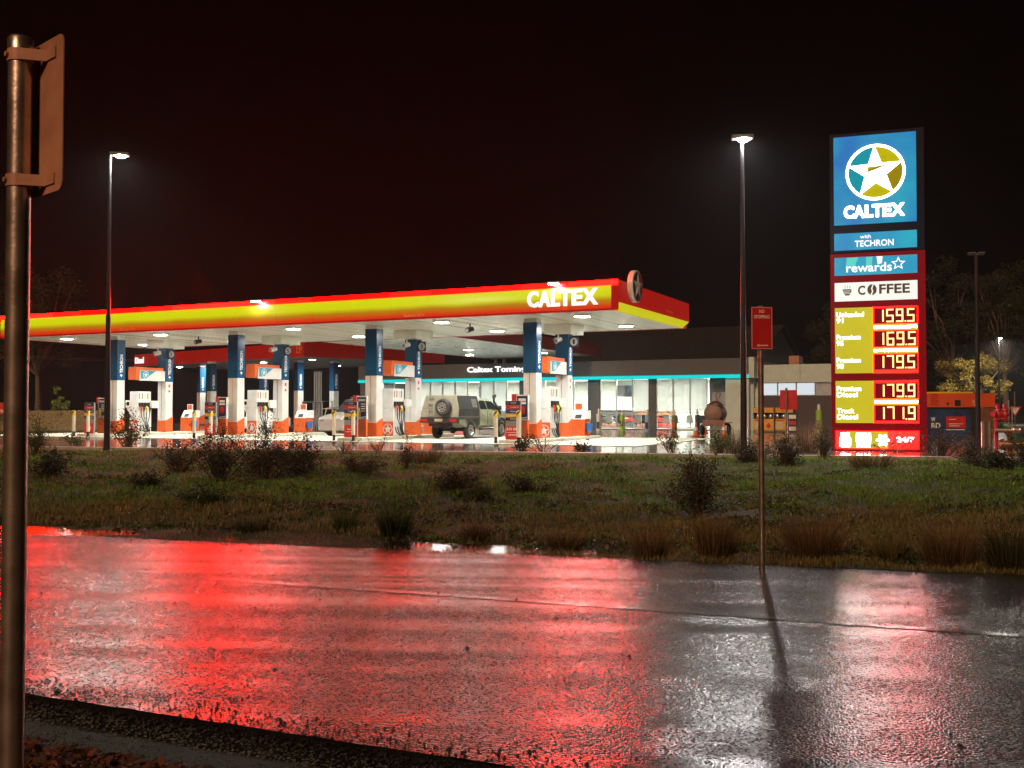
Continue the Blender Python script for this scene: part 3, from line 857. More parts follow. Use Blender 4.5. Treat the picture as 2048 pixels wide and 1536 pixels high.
for px, t_, lab in ((388, 7.9, 'behind the second pump island from the left'), (618, 8.2, 'just left of the vent pipes'), (1177, 8.6, 'at the back of the rightmost pump island')):
    o = inst('bol', mk_bollard, ST(s_of(px, t_), t_), RZ, 'cream bollard with striped yellow cap ' + lab); o['group'] = 'bollards around the pump islands'
for px, py, dk, lab in ((397, 681, 1, 'black camera hanging from the soffit left of the second front column'), (940, 655, 1, 'black camera hanging from the soffit above the utility truck'), (332, 700, 0, 'small pale camera on the leftmost rear column'), (562, 692, 0, 'small pale camera on the second rear column'), (822, 690, 0, 'small pale camera on the third rear column'), (1121, 672, 0, 'small pale camera on the rightmost rear column')):
    zc = SOF if dk else SOF - 0.43
    Yc = (zc - 0.0 - CAM_H) * FPX / (820 - (py - 8))
    if not dk:
        cc = ST(ISL[[332, 562, 822, 1121].index(px)] + 0.05, T_R - 0.5, zc)
    else:
        cc = at(px, py - 8, Yc); cc.z = SOF
    o = inst('cam%d' % dk, lambda dk=dk: mk_cam(dk), cc, RZ + R(-20), lab)

# ------------------------------------------------------------------ vehicles
def loft(sections):
    """sections: (y, [(half width, z) bottom->top]); closed shell"""
    b = MB(); m = len(sections[0][1]); n = 2 * m
    for y, pr in sections:
        b.v += [(-h, y, z) for h, z in pr] + [(h, y, z) for h, z in reversed(pr)]
    for k in range(len(sections) - 1):
        for i in range(n):
            j = (i + 1) % n
            b.f.append((k * n + i, k * n + j, (k + 1) * n + j, (k + 1) * n + i))
    b.f += [tuple(range(n - 1, -1, -1)), tuple(range((len(sections) - 1) * n, len(sections) * n))]
    return b
M['alloy'] = mat('alloy_rim', (0.55, 0.55, 0.53), 0.3, 0.8)
M['tyre'] = mat('tyre_rubber', (0.018, 0.018, 0.018), 0.65, 0, 0.3, 12, 0.3, 50)
def wheel(parent, c, sgn, r=0.38, w=0.26, axis='x', rim_r=0.6):
    o = -w / 2
    t = MB().lathe([(r * 0.55, 0.02), (r * 0.78, 0.0), (r * 0.93, 0.03), (r, 0.07), (r, w - 0.07), (r * 0.93, w - 0.03), (r * 0.78, w), (r * 0.55, w - 0.02)], (c[0] + (o if axis == 'x' else 0), c[1] + (o if axis == 'y' else 0), c[2]), axis, 28).build('wheel', M['tyre'], parent, smooth=True)
    d = sgn * (w / 2 - 0.035)
    prof = [(0.0, 0), (r * rim_r, 0), (r * rim_r, sgn * 0.03), (r * rim_r * 0.9, sgn * 0.03), (r * rim_r * 0.86, sgn * 0.006), (0, sgn * 0.006)]
    cc = (c[0] + d, c[1], c[2]) if axis == 'x' else (c[0], c[1] + d, c[2])
    MB().lathe(prof, cc, axis, 26).build('rim', M['alloy'], t, smooth=True)
    gap = MB()
    for k in range(8):
        a = 2 * PI * (k + 0.5) / 8; q = []
        for rr, da in ((0.24, 0.13), (0.52, 0.19), (0.52, -0.19), (0.24, -0.13)):
            q.append((r * rr * math.cos(a + da), r * rr * math.sin(a + da)))
        h0, h1 = sgn * 0.0065, sgn * 0.009
        vs = [((cc[0] + h, cc[1] + p[0], cc[2] + p[1]) if axis == 'x' else (cc[0] + p[0], cc[1] + h, cc[2] + p[1])) for h in (h0, h1) for p in q]
        gap.add(vs, [(3, 2, 1, 0), (4, 5, 6, 7), (0, 1, 5, 4), (1, 2, 6, 5), (2, 3, 7, 6), (3, 0, 4, 7)])
    gap.build('spoke_gap', M['black'], t)
    hub = MB().lathe([(0.0, 0.0), (r * 0.12, 0.0), (r * 0.12, sgn * 0.02), (0, sgn * 0.025)], (cc[0] + (sgn * 0.007 if axis == 'x' else 0), cc[1] + (sgn * 0.007 if axis == 'y' else 0), cc[2]), axis, 12)
    hub.build('hub_cap', M['black'], t, smooth=True)
    return t
M['ute_paint'] = mat('pale_green_silver', (0.28, 0.31, 0.21), 0.25, 0.15, 0.06, 2, coat=0.5)
M['ute_dark'] = mat('charcoal_checker_plate', (0.045, 0.05, 0.055), 0.45, 0.3, 0.15, 20, 0.25, 160)
M['ute_alu'] = mat('canopy_aluminium', (0.26, 0.26, 0.20), 0.4, 0.3, 0.15, 6)
M['tail'] = mat('tail_lens', (0.30, 0.015, 0.015), 0.2)
M['plate_y'] = mat('number_plate', (0.62, 0.55, 0.38), 0.4)
pu = ST(9.65, 4.9)
ute = thing('utility_truck', 'pale green dual cab utility with canopy tray and rear spare wheel', 'utility truck', pu, RZ)
cab_prof = lambda hb, zb, hr, zr: [(0.80, 0.50), (0.90, 0.62), (0.92, 0.95), (hb, zb), (hr, zr), (hr - 0.14, zr + 0.03)]
cab = loft([(0.90, cab_prof(0.89, 1.30, 0.72, 1.76)), (1.25, cab_prof(0.90, 1.31, 0.71, 1.82)), (2.1, cab_prof(0.90, 1.30, 0.70, 1.80)), (2.35, cab_prof(0.89, 1.29, 0.70, 1.74)),
            (2.98, cab_prof(0.88, 1.24, 0.76, 1.28)), (3.2, cab_prof(0.87, 1.20, 0.76, 1.24)), (3.85, cab_prof(0.84, 1.10, 0.72, 1.13)), (4.0, [(0.76, 0.50), (0.84, 0.60), (0.86, 0.85), (0.8, 1.0), (0.7, 1.02), (0.5, 1.03)])]).build('cab_body', M['ute_paint'], ute, smooth=True, bevel=0.02)
def side_x(z, y):
    k = (z - 1.30) / 0.50
    return 0.895 + (0.705 - 0.895) * k
for sg in (-1, 1):
    for poly in ([(1.0, 1.34), (1.62, 1.34), (1.60, 1.73), (1.16, 1.75), (1.02, 1.66)], [(1.70, 1.34), (2.72, 1.34), (2.62, 1.43), (2.32, 1.69), (1.69, 1.73)]):
        vs = [(sg * (side_x(z, y) + 0.022), y, z) for y, z in poly]; vi = [(sg * (side_x(z, y) - 0.02), y, z) for y, z in poly]; n = len(poly)
        MB().add(vs + vi, [tuple(range(n)), tuple(range(2 * n - 1, n - 1, -1))] + [(i, (i + 1) % n, n + (i + 1) % n, n + i) for i in range(n)]).build('side_window', M['car_glass'], cab)
    for y in (1.64, 2.70):
        box('door_gap', M['black'], cab, sg * 0.923 - 0.004, sg * 0.923 + 0.004, y - 0.006, y + 0.006, 0.64, 1.28)
    for y in (1.12, 1.85):
        MB().box(sg * 0.93 - 0.02, sg * 0.93 + 0.02, y, y + 0.16, 1.10, 1.15).build('door_handle', M['alu'], cab, bevel=0.008)
    MB().box(sg * 0.90 - 0.10, sg * 0.90 + 0.10, 0.95, 2.75, 0.40, 0.48).build('side_step', M['black'], ute, bevel=0.02)
    MB().box(sg * 1.02 - 0.1, sg * 1.02 + 0.1, 2.62, 2.72, 1.30, 1.5).build('mirror', M['black'], ute, bevel=0.03)
    # front flare arch
    ar = MB()
    for k in range(10):
        a0, a1 = R(k * 18), R((k + 1) * 18)
        f = lambda a, r, x: (sg * x, 3.10 + r * math.cos(a), 0.40 + r * math.sin(a))
        ar.hexa([f(a0, 0.44, 0.86), f(a0, 0.54, 0.86), f(a1, 0.54, 0.86), f(a1, 0.44, 0.86), f(a0, 0.44, 0.97), f(a0, 0.54, 0.955), f(a1, 0.54, 0.955), f(a1, 0.44, 0.97)])
    ar.build('wheel_flare', M['black'], ute)
b = MB(); zt = 1.98
b.hexa([(-0.62, 2.50, 1.66), (0.62, 2.50, 1.66), (0.66, 2.96, 1.32), (-0.66, 2.96, 1.32), (-0.62, 2.52, 1.68), (0.62, 2.52, 1.68), (0.66, 2.99, 1.335), (-0.66, 2.99, 1.335)]).build('windscreen', M['car_glass'], cab)
cr_ = [(-0.93, 0.99), (0.93, 0.99), (0.93, 1.38), (0.77, 1.95), (-0.77, 1.95), (-0.93, 1.38)]
tc_ = MB(); n = 6
tc_.add([(x, -1.20 + max(0, z - 1.0) * 0.12, z) for x, z in cr_] + [(x, 0.84, z) for x, z in cr_], [tuple(range(5, -1, -1)), tuple(range(6, 12))] + [(i, (i + 1) % 6, 6 + (i + 1) % 6, 6 + i) for i in range(6)])
tray = tc_.build('tray_canopy', M['ute_alu'], ute, bevel=0.012)
for sg in (-1, 1):
    e = 0.012
    lo_ = [(-1.14, 1.02), (0.80, 1.02), (0.80, 1.37), (-1.12, 1.37)]
    MB().add([(sg * (0.93 + d), y, z) for d in (0.002, e) for y, z in lo_], [(0, 1, 2, 3), (7, 6, 5, 4), (0, 1, 5, 4), (1, 2, 6, 5), (2, 3, 7, 6), (3, 0, 4, 7)]).build('lower_side_panel', M['ute_dark'], tray)
    up_ = [(-1.11, 1.385), (0.80, 1.385), (0.80, 1.93), (-1.05, 1.93)]
    MB().add([(sg * (0.93 - (z - 1.38) * 0.2807 + d), y, z) for d in (0.003, e + 0.002) for y, z in up_], [(0, 1, 2, 3), (7, 6, 5, 4), (0, 1, 5, 4), (1, 2, 6, 5), (2, 3, 7, 6), (3, 0, 4, 7)]).build('upper_side_panel', M['ute_dark'], tray)
    wn_ = [(0.15, 1.42), (0.62, 1.42), (0.62, 1.80), (0.15, 1.80)]
    MB().add([(sg * (0.93 - (z - 1.38) * 0.2807 + d), y, z) for d in (0.015, 0.022) for y, z in wn_], [(0, 1, 2, 3), (7, 6, 5, 4), (0, 1, 5, 4), (1, 2, 6, 5), (2, 3, 7, 6), (3, 0, 4, 7)]).build('canopy_window', M['alu'], tray)
    for y in (-0.75, -0.2, 0.45):
        MB().lathe([(0, 0), (0.035, 0), (0.035, sg * 0.012), (0, sg * 0.015)], (sg * 0.943, y, 1.12), 'x', 10).build('latch', M['black'], tray)
ry = lambda z: -1.20 + max(0, z - 1.0) * 0.12
ld_ = MB()
for x in (-0.58, -0.30): ld_.tube((x, ry(1.03) - 0.05, 1.03), (x, ry(1.86) - 0.05, 1.86), 0.018, n=8)
for z in (1.06, 1.30, 1.56, 1.82): ld_.box(-0.58, -0.30, ry(z) - 0.065, ry(z) - 0.035, z - 0.015, z + 0.015)
ld_.build('ladder', M['alu'], tray)
box('hinge_line', M['black'], tray, -0.88, -0.62, ry(1.38) - 0.006, ry(1.38) + 0.01, 1.372, 1.382)
sw = wheel(ute, (0.26, -1.34, 1.42), -1, 0.385, 0.25, 'y', 0.56)
sw.name = 'spare_wheel'
MB().box(-0.95, 0.95, -1.24, 0.86, 0.90, 0.985).build('tray_floor', M['ute_dark'], ute, bevel=0.01)
bm_ = MB().box(-0.94, 0.94, -1.30, -1.14, 0.73, 0.975).build('rear_bumper', M['black'], ute, bevel=0.02)
for x in (-0.72, 0.72): MB().box(x - 0.17, x + 0.17, -1.312, -1.29, 0.79, 0.91).build('tail_light', M['tail'], bm_, bevel=0.006)
np_ = box('number_plate', M['plate_y'], bm_, -0.19, 0.19, -1.315, -1.302, 0.80, 0.91)
text('plate_number', 'CSP 30', M['black'], np_, (-0.15, -1.315, 0.825), 0.30, 0.06, depth=0.002)
uf = MB(); uf.box(-0.40, 0.40, -1.05, 3.6, 0.50, 0.66); uf.tube((-0.70, 0, 0.40), (0.70, 0, 0.40), 0.06, n=10); uf.lathe([(0, -0.16), (0.12, -0.12), (0.16, 0), (0.12, 0.12), (0, 0.16)], (0, 0, 0.40), 'y', 12)
uf.box(-0.6, 0.6, -1.12, -0.95, 0.58, 0.72); uf.box(-0.05, 0.05, -1.38, -1.0, 0.50, 0.58)
uf.build('chassis', M['black'], ute)
MB().hexa([(0.45, -1.10, 0.60), (0.93, -1.10, 0.70), (0.93, -0.45, 0.55), (0.45, -0.45, 0.50), (0.45, -1.10, 0.73), (0.93, -1.10, 0.89), (0.93, -0.42, 0.89), (0.45, -0.42, 0.73)]).build('side_toolbox', M['ute_alu'], ute)
for sg in (-1, 1):
    for y in (0.0, 3.10):
        wheel(ute, (sg * 0.80, y, 0.40), sg, 0.385, 0.26)
    gd = MB()
    for k in range(6):
        a0, a1 = R(20 + k * 23), R(20 + (k + 1) * 23)
        f = lambda a, r, x: (sg * x, r * math.cos(a), 0.40 + r * math.sin(a))
        gd.hexa([f(a0, 0.45, 0.64), f(a0, 0.47, 0.64), f(a1, 0.47, 0.64), f(a1, 0.45, 0.64), f(a0, 0.45, 0.94), f(a0, 0.47, 0.94), f(a1, 0.47, 0.94), f(a1, 0.45, 0.94)])
    gd.build('mudguard', M['alu'], ute)
sn = MB().path([(0.90, 3.0, 1.12), (0.92, 2.86, 1.28), (0.86, 2.62, 1.52), (0.80, 2.50, 1.70), (0.80, 2.50, 1.86)], [0.05, 0.06, 0.055, 0.05, 0.05], 10).build('snorkel', M['black'], ute, smooth=True)
MB().path([(0.80, 2.50, 1.85), (0.80, 2.52, 1.95), (0.80, 2.62, 1.97)], [0.08, 0.09, 0.085], 10).build('snorkel_head', M['black'], sn, smooth=True)

def simple_car(name, label, cat, loc, rz, paint, hgt, length, wagon):
    t = thing(name, label, cat, loc, rz)
    L = length / 2
    P = lambda hb, zb, hr, zr: [(0.74, 0.26), (0.86, 0.36), (0.89, 0.62), (hb, zb), (hr, zr), (hr - 0.12, zr + 0.03)]
    zb = hgt * 0.60
    rear = [(-L, [(0.66, 0.35), (0.78, 0.42), (0.82, 0.62), (0.78, zb - 0.08), (0.70, zb - 0.05), (0.5, zb - 0.04)]), (-L + 0.15, P(0.84, zb, 0.72, zb + 0.05))]
    if wagon: rear += [(-L + 0.25, P(0.85, zb, 0.68, hgt - 0.12)), (-L + 0.5, P(0.86, zb, 0.66, hgt - 0.02))]
    else: rear += [(-L + 0.75, P(0.86, zb, 0.74, zb + 0.06)), (-L + 1.35, P(0.87, zb, 0.62, hgt - 0.04))]
    body = loft(rear + [(-0.1, P(0.87, zb, 0.63, hgt)), (0.45, P(0.87, zb, 0.63, hgt - 0.06)), (1.15, P(0.86, zb - 0.02, 0.70, zb + 0.04)), (L - 0.5, P(0.84, zb - 0.1, 0.70, zb - 0.06)), (L - 0.12, P(0.80, zb - 0.2, 0.66, zb - 0.17)), (L, [(0.62, 0.32), (0.74, 0.40), (0.76, 0.55), (0.7, zb - 0.28), (0.6, zb - 0.26), (0.4, zb - 0.25)])]).build('body', paint, t, smooth=True, bevel=0.02)
    x_at = lambda z: 0.87 + (0.635 - 0.87) * (z - zb) / (hgt - zb) + 0.012
    ys = [(-L + 0.62 if wagon else -L + 1.3, -0.75), (-0.68, 0.06), (0.14, 0.86)]
    for sg in (-1, 1):
        for k, (a, c) in enumerate(ys):
            z1 = hgt - 0.09; a2 = a + (0.18 if k == 0 else 0.02); c2 = c - (0.42 if k == 2 else 0.02)
            q = [(a, zb + 0.05), (c, zb + 0.05), (c2, z1), (a2, z1)]
            MB().add([(sg * (x_at(z) + d), y, z) for d in (-0.02, 0.012) for y, z in q], [(0, 1, 2, 3), (7, 6, 5, 4), (0, 1, 5, 4), (1, 2, 6, 5), (2, 3, 7, 6), (3, 0, 4, 7)]).build('side_window', M['car_glass'], body)
        for y in (-L + 0.95, L - 0.9): wheel(t, (sg * 0.74, y, 0.33), sg, 0.33, 0.22)
        MB().box(sg * 0.60 - 0.14, sg * 0.60 + 0.14, L - 0.13, L - 0.02, zb - 0.36, zb - 0.24).build('headlight', M['white'], t, bevel=0.02)
        MB().box(sg * 0.66 - 0.10, sg * 0.66 + 0.10, -L - 0.015, -L + 0.1, zb - 0.22, zb - 0.1).build('tail_light', M['tail'], t, bevel=0.02)
        if wagon: MB().tube((sg * 0.55, -L + 0.6, hgt + 0.08), (sg * 0.55, 0.2, hgt + 0.08), 0.02, n=6).build('roof_rail', M['black'], t)
    MB().hexa([(-0.58, 0.50, hgt - 0.07), (0.58, 0.50, hgt - 0.07), (0.66, 1.12, zb + 0.07), (-0.66, 1.12, zb + 0.07), (-0.58, 0.53, hgt - 0.03), (0.58, 0.53, hgt - 0.03), (0.66, 1.15, zb + 0.10), (-0.66, 1.15, zb + 0.10)]).build('windscreen', M['car_glass'], body)
    if wagon:
        for y in (-L + 1.0, -0.4): MB().box(-0.6, 0.6, y - 0.03, y + 0.03, hgt + 0.09, hgt + 0.12).build('roof_bar', M['black'], t)
    return t
M['silver'] = mat('silver_paint', (0.32, 0.31, 0.30), 0.28, 0.5, 0.05, 2, coat=0.4)
M['car_white'] = mat('white_paint', (0.62, 0.62, 0.60), 0.25, 0, 0.05, 2, coat=0.4)
c1 = at(722, 850, 51); simple_car('wagon_car', 'silver four wheel drive wagon with roof rails behind the third pump island', 'car', (c1.x, c1.y, 0.012), RZ + R(176), M['silver'], 1.85, 4.8, True)
c2 = at(668, 850, 67); simple_car('sedan_car', 'white sedan parked beside the grey vent pipes', 'car', (c2.x, c2.y, 0.0), R(62), M['car_white'], 1.45, 4.5, False)
c3 = at(500, 850, 57); simple_car('sedan_car', 'white sedan seen behind the dispenser on the second pump island', 'car', (c3.x, c3.y, 0.0), R(100), M['car_white'], 1.45, 4.5, False)

# ------------------------------------------------------------------ vent pipes
vp = at(634, 850, 64)
vent = thing('vent_pipe_stack', 'cluster of tall grey vent pipes inside a low guard rail', 'vent pipes', (vp.x, vp.y, 0), RZ)
for k in range(6):
    x_ = -0.20 + 0.14 * (k % 3) * 1.2; y_ = 0.0 if k < 3 else 0.22
    p = MB().tube((x_, y_, 0), (x_, y_, 3.75), 0.055, n=10).build('pipe', M['alu'], vent, smooth=True)
    MB().tube((x_, y_, 3.76), (x_, y_, 3.86), 0.085, n=10).build('cap', M['black'], p, smooth=True)
for x_ in (-0.75, 0.75):
    MB().path([(x_, -0.5, 0), (x_, -0.5, 1.85), (x_, 0.6, 1.85), (x_, 0.6, 0)], 0.05, 8).build('guard_rail', M['alu'], vent, smooth=True)
MB().tube((-0.75, -0.5, 1.8), (0.75, -0.5, 1.8), 0.05, n=8).build('cross_rail', M['alu'], vent, smooth=True)
zig = MB()
for k in range(6): zig.tube((-0.2 if k % 2 else 0.2, -0.08, 0.2 + k * 0.2), (0.2 if k % 2 else -0.2, -0.08, 0.4 + k * 0.2), 0.015, n=6)
zig.build('lattice', M['white'], vent)

# ------------------------------------------------------------------ shop
SHT = 28.7
shop = thing('shop_building', 'low charcoal shop with teal light strip and bright windows behind the canopy', 'building', ST(0, SHT), RZ)
X = lambda px: -s_of(px, SHT)
xl, xr = X(725), X(1501)
M['teal_lit'] = glow('teal_led_strip', (0.0, 0.62, 0.60), 0.62)
M['sign_lit'] = glow('lit_sign_letter', (1, 0.97, 0.93), 1.0)
M['shop_wall'] = mat('shop_inside_wall', (0.70, 0.68, 0.58), 0.6)
M['shop_floor'] = mat('shop_tiles', (0.35, 0.34, 0.32), 0.25)
M['shop_light'] = glow('ceiling_troffer', (1, 0.98, 0.92), 3)
def blind_mat():
    m, nt, n, l, b = NM('window_blind'); n.remove(b)
    d = n.new('ShaderNodeBsdfDiffuse'); d.inputs['Color'].default_value = (0.82, 0.82, 0.80, 1)
    t = n.new('ShaderNodeBsdfTranslucent'); t.inputs['Color'].default_value = (0.82, 0.82, 0.80, 1)
    x = n.new('ShaderNodeMixShader'); x.inputs[0].default_value = 0.6
    l.new(d.outputs[0], x.inputs[1]); l.new(t.outputs[0], x.inputs[2]); l.new(x.outputs[0], n['Material Output'].inputs['Surface'])
    return m
M['blind'] = blind_mat()
MB().box(xl, xr, -0.55, 0.2, 3.55, 4.58).build('parapet', M['charcoal'], shop, bevel=0.02)
npan = 8
for k in range(1, npan): box('cladding_joint', M['black'], shop, xl + (xr - xl) * k / npan - 0.006, xl + (xr - xl) * k / npan + 0.006, -0.552, -0.54, 3.56, 4.57)
sx0 = xl
for k in range(10):
    a = xl + (xr - xl) * k / 10; c = xl + (xr - xl) * (k + 1) / 10
    MB().box(a + 0.005, c - 0.005, -0.62, -0.30, 3.34, 3.545).build('teal_light_strip', M['teal_lit'], shop)
box('eave_soffit', M['white'], shop, xl, xr, -0.295, 0.0, 3.40, 3.545)
text('name_lettering', 'Caltex Tomingley', M['sign_lit'], shop, (X(942), -0.55, 3.86), 5.45, 0.50, bold=0.02, depth=0.06)
box('roof', M['roof_metal'], shop, xl, xr, 0.21, 9.0, 3.6, 4.1)
box('inside_floor', M['shop_floor'], shop, xl, xr, 0.0, 7.0, 0.02, 0.06)
box('inside_wall', M['shop_wall'], shop, xl, xr, 6.8, 7.0, 0.07, 3.4)
box('inside_ceiling', M['white'], shop, xl, xr, 0.0, 6.79, 3.405, 3.5)
box('side_wall', M['charcoal'], shop, xl - 0.2, xl - 0.003, 0.0, 9.0, 0, 4.5)
box('side_wall', M['render'], shop, xr + 0.003, xr + 0.2, 0.0, 9.0, 0, 4.5)
for k in range(6):
    xc = xl + (xr - xl) * (k + 0.5) / 6
    tf = box('ceiling_light', M['shop_light'], shop, xc - 1.2, xc + 1.2, 2.4, 3.0, 3.385, 3.402)
    area_light('ceiling_lamp', tf, (xc, 2.7, 3.36), 2.4, 560, (1, 0.98, 0.9), 180, 'RECTANGLE', size_y=0.6)
def bay(p0, p1, n, transom=1.12, z0=0.10, blind=()):
    a, c = X(p0), X(p1); w = (c - a) / n
    for k in range(n):
        x0, x1 = a + k * w, a + (k + 1) * w
        f = MB()
        f.box(x0 + 0.002, x0 + 0.04, -0.05, 0.05, z0, 3.395); f.box(x1 - 0.04, x1 - 0.002, -0.05, 0.05, z0, 3.395)
        f.box(x0 + 0.041, x1 - 0.041, -0.05, 0.05, z0, z0 + 0.06); f.box(x0 + 0.041, x1 - 0.041, -0.05, 0.05, 3.33, 3.395)
        f.box(x0 + 0.041, x1 - 0.041, -0.05, 0.05, transom - 0.03, transom + 0.03)
        fo = f.build('window_frame', M['alu'], shop)
        box('pane', M['glass'], fo, x0 + 0.042, x1 - 0.042, -0.006, 0.006, z0 + 0.062, transom - 0.032)
        box('pane', M['glass'], fo, x0 + 0.042, x1 - 0.042, -0.006, 0.006, transom + 0.032, 3.328)
        if k in blind: box('blind', M['blind'], fo, x0 + 0.045, x1 - 0.045, 0.07, 0.08, 1.22, 3.32)
def pier(p0, p1, m='charcoal', z1=3.395): return MB().box(X(p0) + 0.003, X(p1) - 0.003, -0.10, 0.15, 0.0, z1).build('pier', M[m], shop, bevel=0.01)
MB().box(xl, X(765), -0.02, 0.2, 0, 3.395).build('pier', M['charcoal'], shop)
bay(765, 1040, 11, blind=(2, 3, 4, 5, 6, 8, 9))
pier(1040, 1062)
bay(1062, 1177, 4, blind=(0,))
pier(1177, 1201)
bay(1201, 1298, 3, blind=(2,))
pier(1298, 1313)
bay(1313, 1415, 3, blind=(0, 1, 2))
dr = MB().box(X(1415) + 0.003, X(1454) - 0.003, 0.5, 0.7, 0, 3.395).build('recess_wall', M['charcoal'], shop)
d_ = MB().box(X(1421), X(1450), 0.44, 0.497, 0.05, 2.45).build('door', M['grey'], shop, bevel=0.01)
MB().box(X(1424), X(1424) + 0.04, 0.38, 0.437, 1.0, 1.2).build('handle', M['alu'], d_)
MB().box(X(1454), xr - 0.01, -0.40, 0.18, 0.0, 3.335).build('pier', M['render'], shop, bevel=0.015)
MB().box(xr + 0.02, X(1513), -0.62, 0.9, 3.30, 4.62).build('end_pier', M['render'], shop, bevel=0.02)
# the shop's right wing
wx0, wx1 = X(1513) + 0.02, X(1775)
M['wing_dark'] = mat('dark_wing_wall', (0.06, 0.05, 0.055), 0.6)
M['lit_window'] = glow('frosted_lit_window', (0.72, 0.80, 0.86), 0.5)
for k in range(3):
    a = wx0 + (wx1 - wx0) * k / 3
    MB().box(a + 0.006, a + (wx1 - wx0) / 3 - 0.006, 0.55, 1.2, 3.02, 4.15).build('wing_fascia', M['render'], shop, bevel=0.01)
MB().box(wx0 - 0.3, wx1, 0.62, 1.2, 0, 2.2).build('wing_wall', M['wing_dark'], shop)
MB().box(xr + 0.21, wx0 + 0.25, 0.40, 0.60, 0, 3.0).build('wing_pier', M['render'], shop)
for k in range(7):
    a = wx0 + k * 1.15
    wf = MB().box(a + 0.01, a + 1.14, 0.74, 0.80, 2.205, 3.015).build('wing_window_frame', M['alu'], shop)
    if k == 3: continue
    box('pane', M['lit_window'], wf, a + 0.05, a + 1.10, 0.722, 0.738, 2.25, 2.98)
MB().box(X(1568), X(1590), 1.6, 3.0, 4.0, 4.75).build('roof_vent', M['sign_back'], shop, bevel=0.05)
box('wing_roof', M['roof_metal'], shop, wx0, wx1, 1.21, 9.0, 3.5, 3.9)
# inside: pictures, shelves, counter, seats
M['picture'] = mat('picture_blue', (0.10, 0.24, 0.34), 0.4, 0, 0.8, 3)
M['pic2'] = mat('picture_dark', (0.10, 0.09, 0.08), 0.4, 0, 0.8, 4)
M['stock1'] = mat('stock_mixed', (0.36, 0.14, 0.06), 0.5, 0, 0.9, 9)
M['stock2'] = mat('stock_dark', (0.08, 0.08, 0.07), 0.5, 0, 0.8, 9)
M['seat'] = mat('seat_fabric', (0.05, 0.055, 0.06), 0.6)
MB2 = []
for k, (px, w_, z_, m) in enumerate(((1155, 1.2, 2.3, 'pic2'), (1172, 1.2, 2.3, 'picture'), (1222, 1.7, 2.35, 'picture'), (1244, 0.9, 2.35, 'pic2'), (1256, 0.5, 2.0, 'pic2'), (860, 1.0, 2.3, 'picture'), (1010, 0.5, 2.2, 'pic2'))):
    xx = X(px) + 1.0
    fr_ = MB().box(xx - w_ / 2 - 0.04, xx + w_ / 2 + 0.04, 6.74, 6.795, z_ - 0.04, z_ + 0.84).build('framed_picture', M['white'], shop)
    box('picture', M[m], fr_, xx - w_ / 2, xx + w_ / 2, 6.725, 6.738, z_, z_ + 0.8)
for k, xx in enumerate(np.linspace(xl + 2.5, X(1290), 17)):
    g = MB()
    for z in (0.1, 0.5, 0.9, 1.3): g.box(xx - 0.7, xx + 0.7, 3.6, 4.0, z, z + 0.03)
    g.box(xx - 0.7, xx + 0.7, 4.005, 4.03, 0.07, 1.45)
    go = g.build('shelving', M['white'], shop)
    for z in (0.13, 0.53, 0.93):
        q = MB(); u_ = xx - 0.66
        while u_ < xx + 0.6:
            w_ = random.uniform(0.08, 0.2); q.box(u_, u_ + w_ - 0.01, 3.55, 3.9, z + 0.032, z + random.uniform(0.16, 0.32)); u_ += w_
        q.build('stock', M[random.choice(['stock1', 'stock2', 'red_panel'])], go)
for k, px in enumerate((1210, 1232, 1268, 1282, 1325, 1342, 1372, 1398)):
    xx = X(px)
    s2 = MB(); s2.box(xx - 0.24, xx + 0.24, 0.9, 1.35, 0.42, 0.48)
    s2.hexa([(xx - 0.24, 0.84, 0.46), (xx + 0.24, 0.84, 0.46), (xx + 0.24, 0.9, 0.46), (xx - 0.24, 0.9, 0.46), (xx - 0.2, 0.78, 0.95), (xx + 0.2, 0.78, 0.95), (xx + 0.2, 0.83, 0.95), (xx - 0.2, 0.83, 0.95)])
    for ax in (-0.2, 0.2):
        for ay in (0.9, 1.3): s2.tube((xx + ax, ay, 0.07), (xx + ax, ay, 0.42), 0.015, n=6)
    s2.build('chair', M['seat'] if k % 2 else M['white'], shop)
for px in (1222, 1276, 1334, 1385):
    xx = X(px); tb = MB(); tb.box(xx - 0.45, xx + 0.45, 1.5, 2.2, 0.72, 0.76); tb.tube((xx, 1.85, 0.07), (xx, 1.85, 0.72), 0.04, n=8); tb.build('table', M['white'], shop)

# gabled roof behind the shop
gp = at(1510, 820, 72)
gh = thing('gabled_house', 'dark gabled roof rising behind the right end of the shop', 'building', (gp.x, gp.y, 0), RZ)
M['dark_roof'] = mat('dark_roof_sheet', (0.022, 0.02, 0.02), 0.6, 0.1, 0.2, 4)
M['gable'] = mat('gable_boards', (0.045, 0.04, 0.038), 0.6, 0, 0.2, 4)
MB().prism([(0.4, 0), (21.4, 0), (21.4, 4.9), (10.9, 8.1), (0.4, 4.9)], 'x', -16, -0.3).build('wall', M['gable'], gh)
MB().hexa([(-17, -0.4, 4.72), (0.1, -0.4, 4.72), (0.1, 10.9, 8.15), (-17, 10.9, 8.15), (-17, -0.4, 4.86), (0.1, -0.4, 4.86), (0.1, 10.9, 8.30), (-17, 10.9, 8.30)]).build('roof_slope', M['dark_roof'], gh)
MB().hexa([(-17, 22.2, 4.72), (0.1, 22.2, 4.72), (0.1, 10.9, 8.15), (-17, 10.9, 8.15), (-17, 22.2, 4.86), (0.1, 22.2, 4.86), (0.1, 10.91, 8.30), (-17, 10.91, 8.30)]).build('roof_slope', M['dark_roof'], gh)

